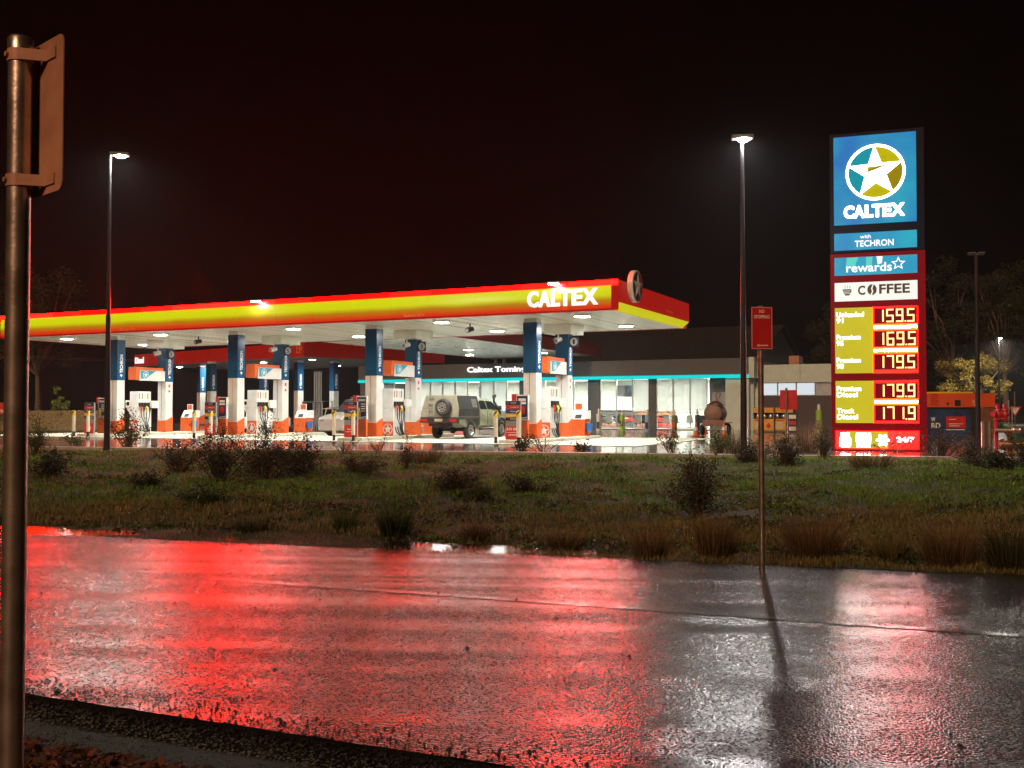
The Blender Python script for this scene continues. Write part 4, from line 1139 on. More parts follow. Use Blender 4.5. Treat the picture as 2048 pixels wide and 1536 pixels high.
# ------------------------------------------------------------------ things in front of the shop
def cover(px, base, h, r, m, mark=None, Y=61.5, label='', letter=None):
    p = at(px, 860, Y)
    t = thing('bollard', label, 'bollard', (p.x, p.y, 0.0), RZ, 'printed bollards in front of the shop')
    MB().lathe([(0, 0.02), (r, 0.02), (r, h), (0, h)], (0, 0, 0), 'z', 16).build('printed_sleeve', M[m], t, smooth=True)
    MB().lathe([(r * 0.5, 0), (r * 0.5, h + 0.28), (r * 0.3, h + 0.33), (0, h + 0.34)], (0, 0, 0), 'z', 12).build('post', M['cream'], t, smooth=True)
    if mark:
        plate('print_panel', [(-r * .6, h * .15), (r * .6, h * .15), (r * .6, h * .55), (-r * .6, h * .55)], M[mark], t, (0, -r * 0.86, 0), lift=0.0, depth=0.04)
    if letter: text('print', letter, M['black'], t, (-r * 0.6, -r * 0.95, h * 0.3), r * 1.2, h * 0.35, bold=0.03, depth=0.03)
M['lime'] = mat('lime_print', (0.32, 0.52, 0.05), 0.4); M['skyb'] = mat('sky_blue_print', (0.30, 0.44, 0.60), 0.4)
M['bronze'] = mat('green_brown_print', (0.16, 0.17, 0.06), 0.4); M['cover_dark'] = mat('dark_print', (0.05, 0.06, 0.07), 0.4)
cover(1198, 858, 1.05, 0.15, 'white', 'cover_dark', label='white and black printed bollard left of the shop windows')
cover(1245, 858, 1.0, 0.15, 'lime', None, label='lime green printed bollard in front of the shop windows', letter='U')
cover(1295, 858, 1.0, 0.15, 'skyb', 'navy', label='pale blue printed bollard beside the dark shop pier')
cover(1349, 858, 0.98, 0.16, 'bronze', 'orange', label='green and orange printed bollard in front of the white blinds')
cover(1395, 858, 1.0, 0.15, 'cover_dark', None, label='dark printed bollard left of the tank trailer')
cover(1638, 862, 1.30, 0.18, 'lime', 'bronze', Y=57.5, label='green printed bollard with pale top in front of the dark wing wall')
# gas bottle cabinets
M['cage_yellow'] = mat('cabinet_yellow', (0.68, 0.34, 0.03), 0.4); M['cage_pale'] = mat('cabinet_pale', (0.60, 0.50, 0.30), 0.4)
for k, (px, nm) in enumerate(((1527, 'left'), (1566, 'right'))):
    p = at(px, 862, 58.6)
    t = thing('gas_bottle_cabinet', 'yellow gas bottle cabinet against the dark wing wall, %s one of the pair' % nm, 'cabinet', (p.x, p.y, 0), RZ, 'gas bottle cabinets')
    sh = MB(); sh.box(-0.60, 0.60, 0.0, 0.6, 0.05, 0.10); sh.box(-0.60, 0.60, 0.56, 0.6, 0.105, 1.40); sh.box(-0.60, -0.56, 0, 0.555, 0.105, 1.40); sh.box(0.56, 0.60, 0, 0.555, 0.105, 1.40); sh.box(-0.60, 0.60, 0, 0.6, 1.405, 1.45)
    sh.build('case', M['grey'], t)
    box('header_panel', M['cage_yellow'], t, -0.58, 0.58, -0.03, -0.003, 1.14, 1.42)
    ring('logo_ring', 0.06, 0.09, M['red_panel'], t, (0, -0.03, 1.28))
    lo_ = box('lower_panel', M['cage_yellow'], t, -0.58, 0.58, -0.03, -0.003, 0.12, 0.78)
    box('print_panel', M['cage_pale'], lo_, -0.50, 0.0, -0.036, -0.031, 0.2, 0.62)
    plate('print_diamond', [(0.3, 0.2), (0.45, 0.38), (0.3, 0.56), (0.15, 0.38)], M['red_panel'], lo_, (0, -0.03, 0))
    box('print_line', M['red_panel'], lo_, -0.45, 0.05, -0.036, -0.031, 0.66, 0.73)
    for j in range(3):
        MB().lathe([(0, 0), (0.14, 0), (0.16, 0.04), (0.16, 0.22), (0.10, 0.30), (0.05, 0.33), (0.05, 0.38), (0, 0.38)], (-0.37 + j * 0.37, 0.3, 0.79), 'z', 14).build('gas_bottle', M['alu'], t, smooth=True)
p = at(1585, 862, 57.6)
pb = thing('notice_stand', 'narrow black notice stand beside the gas bottle cabinets', 'notice', (p.x, p.y, 0), RZ)
box('panel', M['black'], pb, -0.28, 0.28, 0, 0.05, 0.05, 1.15)
for k, z in enumerate((0.8, 0.45, 0.12)): box('print', M['white_print'] if k != 1 else M['red_panel'], pb, -0.2, 0.2, -0.008, -0.002, z, z + 0.22)
# tank trailer
tp = at(1426, 872, 49.5)
M['rust'] = mat('rusty_steel', (0.20, 0.085, 0.045), 0.55, 0.3, 0.35, 5)
M['tank_side'] = mat('dull_tank', (0.20, 0.17, 0.15), 0.4, 0.5, 0.3, 4)
tt = thing('tank_trailer', 'small rusty tank trailer parked by the shop door', 'trailer', (tp.x, tp.y, 0), R(-19))
MB().lathe([(0, -0.05), (0.30, -0.03), (0.44, 0.04), (0.46, 0.12), (0.46, 1.9), (0.44, 1.98), (0, 2.05)], (0, 0, 1.12), 'y', 32).build('tank', M['tank_side'], tt, smooth=True)
MB().lathe([(0, -0.075), (0.30, -0.055), (0.43, 0.0), (0.43, 0.02), (0, 0.0)], (0, -0.01, 1.12), 'y', 32).build('tank_end', M['rust'], tt, smooth=True)
MB().box(-0.50, 0.50, -0.10, 0.02, 0.50, 0.80).build('tail_board', M['rust'], tt, bevel=0.02)
MB().box(-0.52, 0.52, 0.03, 2.3, 0.52, 0.64).build('frame', M['black'], tt)
for sg in (-1, 1):
    wheel(tt, (sg * 0.66, 1.0, 0.30), sg, 0.30, 0.18)
    MB().box(sg * 0.66 - 0.13, sg * 0.66 + 0.13, 0.62, 1.38, 0.64, 0.68).build('mudguard', M['black'], tt)
MB().path([(-0.35, 0.6, 1.5), (-0.1, 0.5, 1.66), (0.15, 0.6, 1.70), (0.38, 0.8, 1.52)], 0.07, 8).build('hose_coil', M['rust'], tt, smooth=True)
MB().path([(0.10, 0.6, 1.66), (0.12, 0.6, 1.9), (0.05, 0.6, 2.05), (0.2, 0.6, 2.2), (0.3, 0.6, 2.1), (0.22, 0.6, 1.9)], 0.025, 6).build('hand_pump', M['rust'], tt, smooth=True)
MB().path([(0, 2.3, 0.58), (0, 3.2, 0.5)], 0.05, 8).build('drawbar', M['black'], tt, smooth=True)
# traffic cones
M['cone'] = mat('cone_orange', (0.68, 0.10, 0.02), 0.45)
def mk_cone():
    t = thing('traffic_cone', '', 'traffic cone', group='orange traffic cones')
    MB().box(-0.18, 0.18, -0.18, 0.18, 0.0, 0.05).build('base', M['cone'], t, bevel=0.015)
    MB().lathe([(0.14, 0.05), (0.03, 0.70), (0, 0.70)], (0, 0, 0), 'z', 18).build('cone_body', M['cone'], t, smooth=True)
    MB().lathe([(0.105, 0.30), (0.075, 0.47), (0.073, 0.47), (0.10, 0.30)], (0, 0, 0), 'z', 18).build('white_band', M['white'], t, smooth=True)
    return t
for px, py, lab in ((1392, 873, 'orange traffic cone left of the tank trailer'), (1409, 866, 'orange traffic cone just behind the left side of the tank trailer'), (1448, 873, 'orange traffic cone right of the tank trailer')):
    g = ground_at(px, py); inst('cone', mk_cone, (g.x, g.y, 0.0), 0.3, lab)

# ------------------------------------------------------------------ pylon price sign
pa = at(1672, 900, 31.8)
PRZ = R(-19)
py_ = thing('price_pylon', 'tall illuminated price pylon with star emblem, blue on top and red below', 'price sign', (pa.x, pa.y, 0), PRZ)
PW = 2.45
M['pyl_navy'] = mat('pylon_navy', (0.004, 0.006, 0.016), 0.5, spec=0.1)
M['pyl_red'] = glow('pylon_red_frame_glow', (0.22, 0.002, 0.006), 0.36)  # frame is no lamp; emission stands in for light from the panels
MB().box(-0.13, PW + 0.24, 0.005, 0.48, 6.28, 10.12).build('upper_frame', M['pyl_navy'], py_, bevel=0.02)
MB().box(-0.13, PW + 0.24, 0.005, 0.48, -0.15, 6.275).build('lower_frame', M['pyl_red'], py_, bevel=0.02)
def panel_mat(name, c0, c1, st, scale=0.5):
    m, nt, n, l, b = NM(name)
    tc = n.new('ShaderNodeTexCoord'); nz = n.new('ShaderNodeTexNoise'); nz.inputs['Scale'].default_value = scale; nz.inputs['Detail'].default_value = 2
    l.new(tc.outputs['Object'], nz.inputs['Vector'])
    cr = n.new('ShaderNodeValToRGB'); cr.color_ramp.elements[0].position = 0.35; cr.color_ramp.elements[1].position = 0.65
    cr.color_ramp.elements[0].color = (*c0, 1); cr.color_ramp.elements[1].color = (*c1, 1)
    l.new(nz.outputs['Fac'], cr.inputs['Fac']); l.new(cr.outputs[0], b.inputs['Emission Color']); b.inputs['Base Color'].default_value = (0.03, 0.03, 0.03, 1)
    b.inputs['Emission Strength'].default_value = st; b.inputs['Roughness'].default_value = 0.4; b.inputs['Specular IOR Level'].default_value = 0.1
    return m
M['py_blue'] = panel_mat('lit_blue_panel', (0.0, 0.16, 0.48), (0.0, 0.33, 0.48), 0.56, 0.7)
M['py_teal'] = panel_mat('lit_teal_panel', (0.0, 0.24, 0.50), (0.0, 0.38, 0.52), 0.56, 1.0)
M['py_yellow'] = panel_mat('lit_yellow_panel', (0.52, 0.46, 0.0), (0.60, 0.50, 0.0), 0.55, 0.6)
M['py_red'] = panel_mat('lit_red_panel', (0.85, 0.0006, 0.0006), (1.0, 0.0012, 0.0008), 20, 1.0)
M['py_white'] = glow('lit_white_panel', (0.80, 0.80, 0.74), 0.62)
M['py_letter'] = glow('lit_pale_letter', (1.0, 0.88, 0.90), 8)
M['py_hot'] = glow('hot_white_letter', (1.0, 0.98, 0.90), 3.5)
M['py_bar'] = glow('hot_white_tube', (1.0, 0.92, 0.90), 36)
M['py_small'] = glow('lit_small_letter', (1.0, 0.88, 0.90), 0.75)
M['py_star_y'] = glow('lit_star_yellow', (0.48, 0.42, 0.0), 0.55)
M['py_star_d'] = glow('lit_star_ochre', (0.28, 0.21, 0.0), 0.55)
M['py_star_t'] = glow('lit_star_teal', (0.0, 0.27, 0.34), 0.55)
M['digit_bg'] = glow('digit_window', (0.22, 0.002, 0.008), 0.42)
M['digit'] = glow('led_digit', (1.0, 0.80, 0.28), 1.0)
M['brown_print'] = mat('brown_print', (0.06, 0.04, 0.015), 0.4)
def panel(z0, z1, m, name='panel'): return MB().box(0, PW, -0.03, 0.0, z0, z1).build(name, M[m], py_)
up1 = panel(8.46, 10.0, 'py_blue', 'emblem_panel'); dn1 = panel(7.18, 8.452, 'py_blue', 'emblem_panel')
cx_, cz_ = 1.25, 8.80; r_ = 0.88
ring('emblem_ring', r_ - 0.07, r_, M['py_letter'], up1, (cx_, -0.03, cz_), lift=0.006, depth=0.02, n=60)
# coloured sectors behind the star
def sector(a0, a1, m):
    pts = [(0, 0)] + [((r_ - 0.07) * math.cos(R(a)), (r_ - 0.07) * math.sin(R(a))) for a in np.linspace(a0, a1, 14)]
    plate('emblem_field', pts, M[m], up1, (cx_, -0.03, cz_), lift=0.003, depth=0.006)
sector(-52, -10, 'py_star_d'); sector(-10, 20, 'py_star_d'); sector(20, 90, 'py_star_y'); sector(90, 164, 'py_star_t'); sector(164, 234, 'py_star_t'); sector(234, 308, 'py_star_y')
plate('emblem_star', star_poly(0, 0, r_ - 0.05, 92, 0.40), M['py_letter'], up1, (cx_, -0.03, cz_), lift=0.012, depth=0.02)
plate('emblem_fold', [(-0.24, 0.18), (0.18, 0.20), (0.60, 0.27), (-0.24, 0.04)], M['py_star_y'], up1, (cx_, -0.03, cz_), lift=0.034, depth=0.006)
plate('emblem_fold', [(-0.26, -0.02), (-0.20, 0.10), (0.62, 0.28)], M['py_star_d'], up1, (cx_, -0.03, cz_), lift=0.042, depth=0.006)
adv = [(0.0, 0.17), (0.165, 0.345), (0.355, 0.485), (0.47, 0.64), (0.645, 0.785), (0.775, 1.0)]
for ch, (a, b_) in zip('CALTEX', adv):
    wd = 1.80
    text('letter', ch, M['py_letter'], dn1, (0.30 + a * wd, -0.03, 7.38), (b_ - a) * wd, 0.40, bold=0.035, depth=0.02)
tq = panel(6.37, 6.91, 'py_teal', 'slogan_panel')
text('lettering', 'TECHRON', M['py_small'], tq, (0.62, -0.03, 6.46), 1.15, 0.20, bold=0.015, depth=0.02)
text('lettering', 'with', M['py_small'], tq, (0.78, -0.03, 6.72), 0.32, 0.12, bold=0.01, depth=0.02)
rq = panel(5.57, 6.14, 'py_teal', 'rewards_panel')
M['py_leaf'] = glow('lit_leaf_print', (0.10, 0.55, 0.50), 0.6)
plate('print_shape', [(.33, .2), (.60, .2), (.72, .55), (.38, .55)], M['py_leaf'], rq, (0, -0.03, 5.58)); plate('print_shape', [(.95, .1), (1.1, .1), (1.15, .55), (.95, .55)], M['py_leaf'], rq, (0, -0.03, 5.58))
plate('print_leaf', [(1.3, .30), (1.42, .34), (1.44, .55), (1.26, .55)], M['py_small'], rq, (0, -0.03, 5.58))
text('lettering', 'rewards', M['py_small'], rq, (0.36, -0.03, 5.66), 1.35, 0.28, bold=0.012, depth=0.02)
so = star_poly(1.90, 0.30, 0.22, 90, 0.45); si = star_poly(1.90, 0.30, 0.15, 90, 0.45)
b = MB()
b.add([(p[0], -0.045, 5.58 + p[1]) for p in so] + [(p[0], -0.045, 5.58 + p[1]) for p in si] + [(p[0], -0.03, 5.58 + p[1]) for p in so] + [(p[0], -0.03, 5.58 + p[1]) for p in si],
      [(i, (i + 1) % 10, 10 + (i + 1) % 10, 10 + i) for i in range(10)] + [(i, (i + 1) % 10, 20 + (i + 1) % 10, 20 + i) for i in range(10)] + [(10 + i, 10 + (i + 1) % 10, 30 + (i + 1) % 10, 30 + i) for i in range(10)])
b.build('star_outline', M['py_small'], rq)
cq = panel(4.75, 5.34, 'py_white', 'coffee_panel')
text('lettering', 'C', M['brown_print'], cq, (0.70, -0.03, 4.93), 0.22, 0.30, bold=0.03)
plate('coffee_bean', [(0.14 * math.cos(2 * PI * k / 24), 0.17 * math.sin(2 * PI * k / 24)) for k in range(24)], M['brown_print'], cq, (1.12, -0.03, 5.09))
plate('bean_split', [(-0.03, -0.17), (0.02, -0.05), (-0.01, 0.03), (0.04, 0.17), (0.07, 0.17), (0.03, 0.03), (0.06, -0.05), (0.01, -0.17)], M['py_white'], cq, (1.10, -0.03, 5.09), lift=0.010)
text('lettering', 'FFEE', M['brown_print'], cq, (1.33, -0.03, 4.95), 0.90, 0.30, bold=0.03)
plate('cup_print', [(-.14, .10), (.12, .10), (.13, .02), (.06, -.10), (-.06, -.10), (-.12, 0)], M['brown_print'], cq, (0.38, -0.03, 5.03))
for k in range(3): plate('cup_stripe', [(-.12, .05 - k * .045), (.10, .05 - k * .045), (.10, .062 - k * .045), (-.12, .062 - k * .045)], M['py_white'], cq, (0.38, -0.03, 5.02), lift=0.010)
for k in range(3): plate('steam_print', [(-.08 + k * .07, .12), (-.06 + k * .07, .17), (-.08 + k * .07, .22), (-.07 + k * .07, .22), (-.045 + k * .07, .17), (-.07 + k * .07, .12)], M['brown_print'], cq, (0.38, -0.03, 5.03))
SEG = {'0': 'abcdef', '1': 'bc', '2': 'abged', '3': 'abgcd', '4': 'fgbc', '5': 'afgcd', '6': 'afgedc', '7': 'abc', '8': 'abcdefg', '9': 'abcdfg'}
def digits(s, x0, z0, h, m, parent, y):
    w = h * 0.45; th = h * 0.125; x_ = x0
    for c in s:
        q = MB()
        if c == '.':
            q.box(x_ - h * 0.16, x_ - h * 0.04, y - 0.012, y, z0 - h * 0.06, z0 + h * 0.06); q.build('decimal_point', m, parent); x_ += h * 0.10; continue
        x1 = x_ + w; zm = z0 + h / 2; zt_ = z0 + h; hh = th / 2
        on = SEG[c]
        if 'a' in on: q.box(x_ - hh, x1 + hh, y - 0.012, y, zt_ - hh, zt_ + hh)
        if 'd' in on: q.box(x_ - hh, x1 + hh, y - 0.012, y, z0 - hh, z0 + hh)
        if 'g' in on: q.box(x_ - hh, x1 + hh, y - 0.012, y, zm - hh, zm + hh)
        for k, (xx, za, zb) in {'b': (x1, zm, zt_), 'c': (x1, z0, zm), 'e': (x_, z0, zm), 'f': (x_, zm, zt_)}.items():
            if k in on: q.box(xx - hh, xx + hh, y - 0.0115, y + 0.0005, za - (0 if 'g' in on or za == z0 else hh * 0), zb)
        q.build('price_digit', m, parent)
        x_ += w + h * 0.32
def price_block(z0, z1, rows):
    pb = panel(z0, z1, 'py_yellow', 'price_panel')
    dx0, dx1 = 1.17, PW - 0.02
    box('red_field', M['py_red'], pb, 1.14, PW - 0.001, -0.036, -0.032, z0, z1)
    n = len(rows); H = (z1 - z0)
    tops = {3: [(4.50, 4.01), (3.78, 3.28), (3.05, 2.56)], 2: [(2.15, 1.66), (1.45, 0.96)]}[n]
    for (zt_, zb_), (lines, num) in zip(tops, rows):
        w_ = box('digit_window', M['digit_bg'], pb, dx0, dx1, -0.045, -0.037, zb_, zt_)
        digits(num, dx0 + 0.10, zb_ + 0.06, zt_ - zb_ - 0.12, M['digit'], w_, -0.047)
        for k, ln in enumerate(lines):
            hh = 0.15
            text('grade_lettering', ln, M['py_hot'], pb, (0.05, -0.031, zt_ - 0.25 - k * 0.19), 0.102 * len(ln) if len(ln) > 2 else 0.2, hh, bold=0.0, depth=0.012)
    for k in range(n - 1):
        zz = (tops[k][1] + tops[k + 1][0]) / 2
        s2 = box('yellow_bar', M['py_yellow'], pb, dx0 - 0.03, PW, -0.042, -0.0375, zz - 0.10, zz + 0.10)
        MB().box(dx0, PW - 0.03, -0.054, -0.043, zz - 0.03, zz + 0.03).build('light_bar', M['py_bar'], s2)
price_block(2.46, 4.54, [(('Unleaded', '91'), '159.5'), (('Premium', '95'), '169.5'), (('Premium', '98'), '179.5')])
price_block(0.89, 2.22, [(('Premium', 'Diesel'), '179.9'), (('Truck', 'Diesel'), '171.9')])
sq = panel(0.08, 0.64, 'py_red', 'services_panel')
box('yellow_field', M['py_yellow'], sq, 0.35, 1.55, -0.034, -0.031, 0.10, 0.62)
plate('bottle_icon', [(-.14, 0), (.14, 0), (.16, .06), (.16, .28), (.08, .34), (.12, .36), (.12, .44), (-.12, .44), (-.12, .36), (-.08, .34), (-.16, .28), (-.16, .06)], M['py_bar'], sq, (0.28, -0.034, 0.14))
for k in range(4):
    xx = 0.66 + k * 0.11
    plate('people_icon', [(-.03, 0), (.03, 0), (.045, .18), (.05, .33), (-.05, .33), (-.045, .18)], M['py_bar'], sq, (xx, -0.034, 0.14)); plate('people_icon', circle_poly(0, .39, .045, 12), M['py_bar'], sq, (xx, -0.034, 0.14))
for k in range(6):
    a = k * PI / 3; c, s2 = math.cos(a), math.sin(a)
    plate('snowflake_icon', [(-s2 * .025, c * .025), (c * .15 - s2 * .04, s2 * .15 + c * .04), (c * .2, s2 * .2), (c * .15 + s2 * .04, s2 * .15 - c * .04), (s2 * .025, -c * .025)], M['py_bar'], sq, (1.40, -0.034 - 0.0012 * k, 0.36))
text('lettering', '24/7', M['py_hot'], sq, (1.80, -0.034, 0.30), 0.52, 0.16, bold=0.03)

# ------------------------------------------------------------------ roadside signs
g = at(32, 820, 2.67)
ns = thing('road_sign', 'galvanised post in the near left corner with a sign seen from behind', 'road sign', (g.x, g.y, ROAD_Z), R(-42))
MB().tube((0, 0, 0.05), (0, 0, 2.65), 0.030, n=32).build('post', M['steel'], ns, smooth=True)
MB().lathe([(0.0, 0.03), (0.028, 0.028), (0.033, 0.02), (0.033, -0.02), (0.0305, -0.022)], (0, 0, 2.655), 'z', 24).build('post_cap', M['steel'], ns, smooth=True)
def round_rect(w, h, r=0.025, n=6):
    out = []
    for cx, cy, a0 in ((w / 2 - r, h / 2 - r, 0), (-w / 2 + r, h / 2 - r, 90), (-w / 2 + r, -h / 2 + r, 180), (w / 2 - r, -h / 2 + r, 270)):
        out += [(cx + r * math.cos(R(a0 + 90 * k / n)), cy + r * math.sin(R(a0 + 90 * k / n))) for k in range(n + 1)]
    return out
zc = 1.3 + (820 - 232) * 2.67 / FPX - ROAD_Z
# plate beyond the post (local +y), turned so its right edge is nearer
MB().prism([(a + 0.045, z + zc) for a, z in round_rect(0.225, 0.415)], 'y', 0.046, 0.049).build('sign_plate', M['sign_back'], ns)
for dz in (0.165, -0.172):
    br = MB().lathe([(0.0305, -0.016), (0.0335, -0.016), (0.0335, 0.016), (0.0305, 0.016)], (0, 0, zc + dz), 'z', 24).build('clamp_band', M['sign_back'], ns, smooth=True)
    MB().hexa([(0.026, -0.012, zc + dz - 0.015), (0.030, -0.015, zc + dz - 0.015), (0.065, 0.042, zc + dz - 0.015), (0.060, 0.045, zc + dz - 0.015), (0.026, -0.012, zc + dz + 0.015), (0.030, -0.015, zc + dz + 0.015), (0.065, 0.042, zc + dz + 0.015), (0.060, 0.045, zc + dz + 0.015)]).build('clamp_arm', M['sign_back'], br)
    box('clamp_tab', M['sign_back'], br, 0.060, 0.115, 0.0415, 0.0455, zc + dz - 0.014, zc + dz + 0.014)
    MB().tube((0, -0.034, zc + dz), (0, -0.040, zc + dz), 0.007, n=8).build('bolt', M['sign_back'], br)
g = at(1522, 820, 10.35)
nsb = thing('no_stopping_sign', 'red NO STOPPING sign with arrow on a steel post at the road edge', 'road sign', (g.x, g.y, ROAD_Z), R(6))
zt2 = CAM_H + (820 - 614) * 10.35 / FPX - ROAD_Z; zb2 = CAM_H + (820 - 699) * 10.35 / FPX - ROAD_Z
MB().tube((0, 0, -0.1), (0, 0, zt2 + 0.012), 0.030, n=20).build('post', M['steel'], nsb, smooth=True)
hz = (zt2 + zb2) / 2
pl = MB().prism([(a, z + hz) for a, z in round_rect(0.228, zt2 - zb2, 0.012)], 'y', -0.042, -0.039).build('sign_plate', M['sign_red'], nsb)
wr = 0.228 - 0.012; hr = zt2 - zb2 - 0.012
bo = MB()
for a in ((-wr / 2, wr / 2, hr / 2 - 0.004, hr / 2), (-wr / 2, wr / 2, -hr / 2, -hr / 2 + 0.004), (-wr / 2, -wr / 2 + 0.004, -hr / 2 + 0.0041, hr / 2 - 0.0041), (wr / 2 - 0.004, wr / 2, -hr / 2 + 0.0041, hr / 2 - 0.0041)):
    bo.box(a[0], a[1], -0.0436, -0.0424, hz + a[2], hz + a[3])
bo.build('border_line', M['sign_pale'], pl)
text('lettering', 'NO', M['sign_pale'], pl, (-0.028, -0.042, hz + 0.155), 0.056, 0.036, bold=0.03, depth=0.001, lift=0.0006)
text('lettering', 'STOPPING', M['sign_pale'], pl, (-0.082, -0.042, hz + 0.098), 0.164, 0.036, bold=0.03, depth=0.001, lift=0.0006)
plate('arrow', [(-0.06, 0), (-0.025, 0.018), (-0.035, 0.006), (0.065, 0.006), (0.065, -0.006), (-0.035, -0.006), (-0.025, -0.018)], M['sign_pale'], pl, (0, -0.042, hz - 0.18), lift=0.0006, depth=0.001)
for dz in (0.16, -0.16): MB().box(-0.045, 0.045, -0.0385, -0.028, hz + dz - 0.012, hz + dz + 0.012).build('clamp', M['steel'], nsb)
g = at(1573, 820, 28.0); zz0 = float(zg(g.x, g.y))
rs = thing('red_sign', 'small plain red sign on a thin post left of the price pylon', 'road sign', (g.x, g.y, zz0), R(-12))
MB().tube((0, 0, -0.1), (0, 0, 1.95), 0.035, n=12).build('post', M['steel'], rs, smooth=True)
MB().prism([(a + 0.06, z + 1.62) for a, z in round_rect(0.46, 0.55, 0.02)], 'y', 0.04, 0.046).build('sign_plate', M['sign_red'], rs)
g = at(3, 820, 60)
ls = thing('red_sign', 'red board with white lettering at the left picture edge by the fence', 'sign', (g.x, g.y, 0), R(5))
box('panel', M['red_panel'], ls, -0.9, 0.25, 0, 0.06, 1.05, 1.75)
text('lettering', 'W', M['white_print'], ls, (-0.08, 0, 1.12), 0.25, 0.22, bold=0.02)
for xx in (-0.8, 0.15): MB().tube((xx, 0.1, 0), (xx, 0.1, 1.7), 0.04, n=8).build('post', M['steel'], ls)
g = at(2030, 820, 60)
gw = thing('give_way_sign', 'white GIVE WAY triangle with red border at the right edge', 'road sign', (g.x, g.y, -0.1), R(-10))
MB().tube((0, 0.04, 0), (0, 0.04, 2.5), 0.035, n=10).build('post', M['steel'], gw, smooth=True)
tri = lambda r: [(r * math.cos(R(a)), r * math.sin(R(a))) for a in (150, 30, 270)]
pq = plate('sign_plate', tri(0.44), M['sign_red'], gw, (0, 0, 1.40)); plate('white_face', tri(0.28), M['white_print'], pq, (0, -0.009, 1.40), lift=0.002)
text('lettering', 'GIVE', M['black'], pq, (-0.12, -0.018, 1.45), 0.24, 0.07); text('lettering', 'WAY', M['black'], pq, (-0.08, -0.018, 1.36), 0.16, 0.07)
for k, (px, tp_) in enumerate(((2017, 803), (2024, 815))):
    g = at(px, tp_, 55)
    t = thing('marker_post', '%s of the two thin grey posts beside the give way sign' % ('taller' if k == 0 else 'shorter'), 'post', (g.x, g.y, 0))
    MB().tube((0, 0, 0), (0, 0, g.z), 0.045, n=8).build('shaft', M['alu'], t, smooth=True); MB().lathe([(0.05, 0), (0.05, 0.06), (0, 0.08)], (0, 0, g.z), 'z', 8).build('cap', M['alu'], t)

# ------------------------------------------------------------------ street lamps
M['lamp_lens'] = glow('lamp_lens', (1.0, 0.96, 0.80), 600)
def lamp(px_top, py_top, Y, label, arm, rz, power, base_r=0.10, col=(1, 0.96, 0.82), spread=175):
    p = at(px_top, py_top, Y)
    t = thing('street_lamp', label, 'street lamp', (p.x, p.y, 0), rz, 'lit street lamps')
    h = p.z
    MB().path([(0, 0, -0.1), (0, 0, h * 0.3), (0, 0, h * 0.7), (0, 0, h)], [base_r, base_r * 0.8, base_r * 0.58, base_r * 0.45], 14).build('pole', M['lamp_post'], t, smooth=True)
    MB().lathe([(base_r * 2, -0.05), (base_r * 2, 0.03), (base_r * 1.2, 0.06), (base_r, 0.3)], (0, 0, 0), 'z', 14).build('base_plate', M['lamp_post'], t, smooth=True)
    hd = MB().box(arm - 0.10, arm + 0.48, -0.15, 0.15, h - 0.03, h + 0.07).build('lamp_head', M['lamp_head'], t, bevel=0.03)
    if arm > 0.12: MB().tube((0, 0, h - 0.05), (arm, 0, h + 0.02), 0.035, n=8).build('arm', M['lamp_post'], t)
    MB().lathe([(0.0, -0.06), (0.12, -0.045), (0.15, 0.0)], (arm + 0.22, 0, h - 0.032), 'z', 16).build('lens', M['lamp_lens'], hd, smooth=True)
    area_light('street_lamp_light', hd, (arm + 0.22, 0, h - 0.10), 0.28, power, col, spread)
    return t
lamp(220, 309, 31, 'tall dark street lamp with glowing head left of the canopy lettering', 0.1, R(12), 200, col=(1, 0.97, 0.9))
lamp(1484, 276, 27, 'tall dark street lamp with glowing head between canopy and price pylon', -0.18, R(-8), 470, col=(1, 0.96, 0.98))
lamp(1997, 676, 87, 'distant lit street lamp in front of the gum trees', -0.1, 0, 2200)
p = at(1952, 510, 44)
ul = thing('floodlight_pole', 'dark unlit pole with a flat twin floodlight bar beside the price pylon', 'lamp post', (p.x, p.y, 0), R(-5))
MB().path([(0, 0, -0.1), (0, 0, p.z * 0.5), (0, 0, p.z)], [0.11, 0.095, 0.075], 12).build('pole', M['lamp_post'], ul, smooth=True)
cb = MB().box(-0.33, 0.33, -0.05, 0.05, p.z, p.z + 0.06).build('cross_bar', M['steel'], ul)
for sg in (-1, 1): MB().box(sg * 0.20 - 0.14, sg * 0.20 + 0.14, -0.16, 0.10, p.z + 0.063, p.z + 0.11).build('floodlight', M['alu'], cb, bevel=0.01)

# ------------------------------------------------------------------ right-hand clutter
g = at(1968, 905, 28.5); zz0 = float(zg(g.x, g.y))
hy = thing('hydrant_booster', 'fire hydrant booster with steel posts, red valves and bronze couplings', 'hydrant', (g.x, g.y, zz0), R(-15))
M['valve_red'] = mat('valve_red', (0.42, 0.02, 0.03), 0.3, 0, 0.15, 8); M['brass'] = mat('bronze_coupling', (0.30, 0.17, 0.09), 0.35, 0.8, 0.2, 10)
for xx in (0.0, 0.155): MB().tube((xx, 0, -0.1), (xx, 0, 1.0), 0.07, n=20).build('bollard_post', M['steel'], hy, smooth=True)
MB().tube((0.36, 0.15, -0.1), (0.36, 0.15, 1.05), 0.05, n=12).build('riser_pipe', M['valve_red'], hy, smooth=True)
for xx, yy in ((0.40, 0.15), (0.60, 0.25)):
    v_ = MB().lathe([(0, -0.16), (0.10, -0.16), (0.11, -0.13), (0.08, -0.1), (0.12, 0), (0.08, 0.1), (0.11, 0.13), (0.10, 0.16), (0, 0.16)], (xx, yy, 1.20), 'z', 16).build('valve_body', M['valve_red'], hy, smooth=True)
    MB().lathe([(0.0, 0), (0.05, 0), (0.05, 0.12), (0.07, 0.14), (0, 0.16)], (xx, yy, 1.362), 'z', 12).build('valve_stem', M['valve_red'], v_, smooth=True)
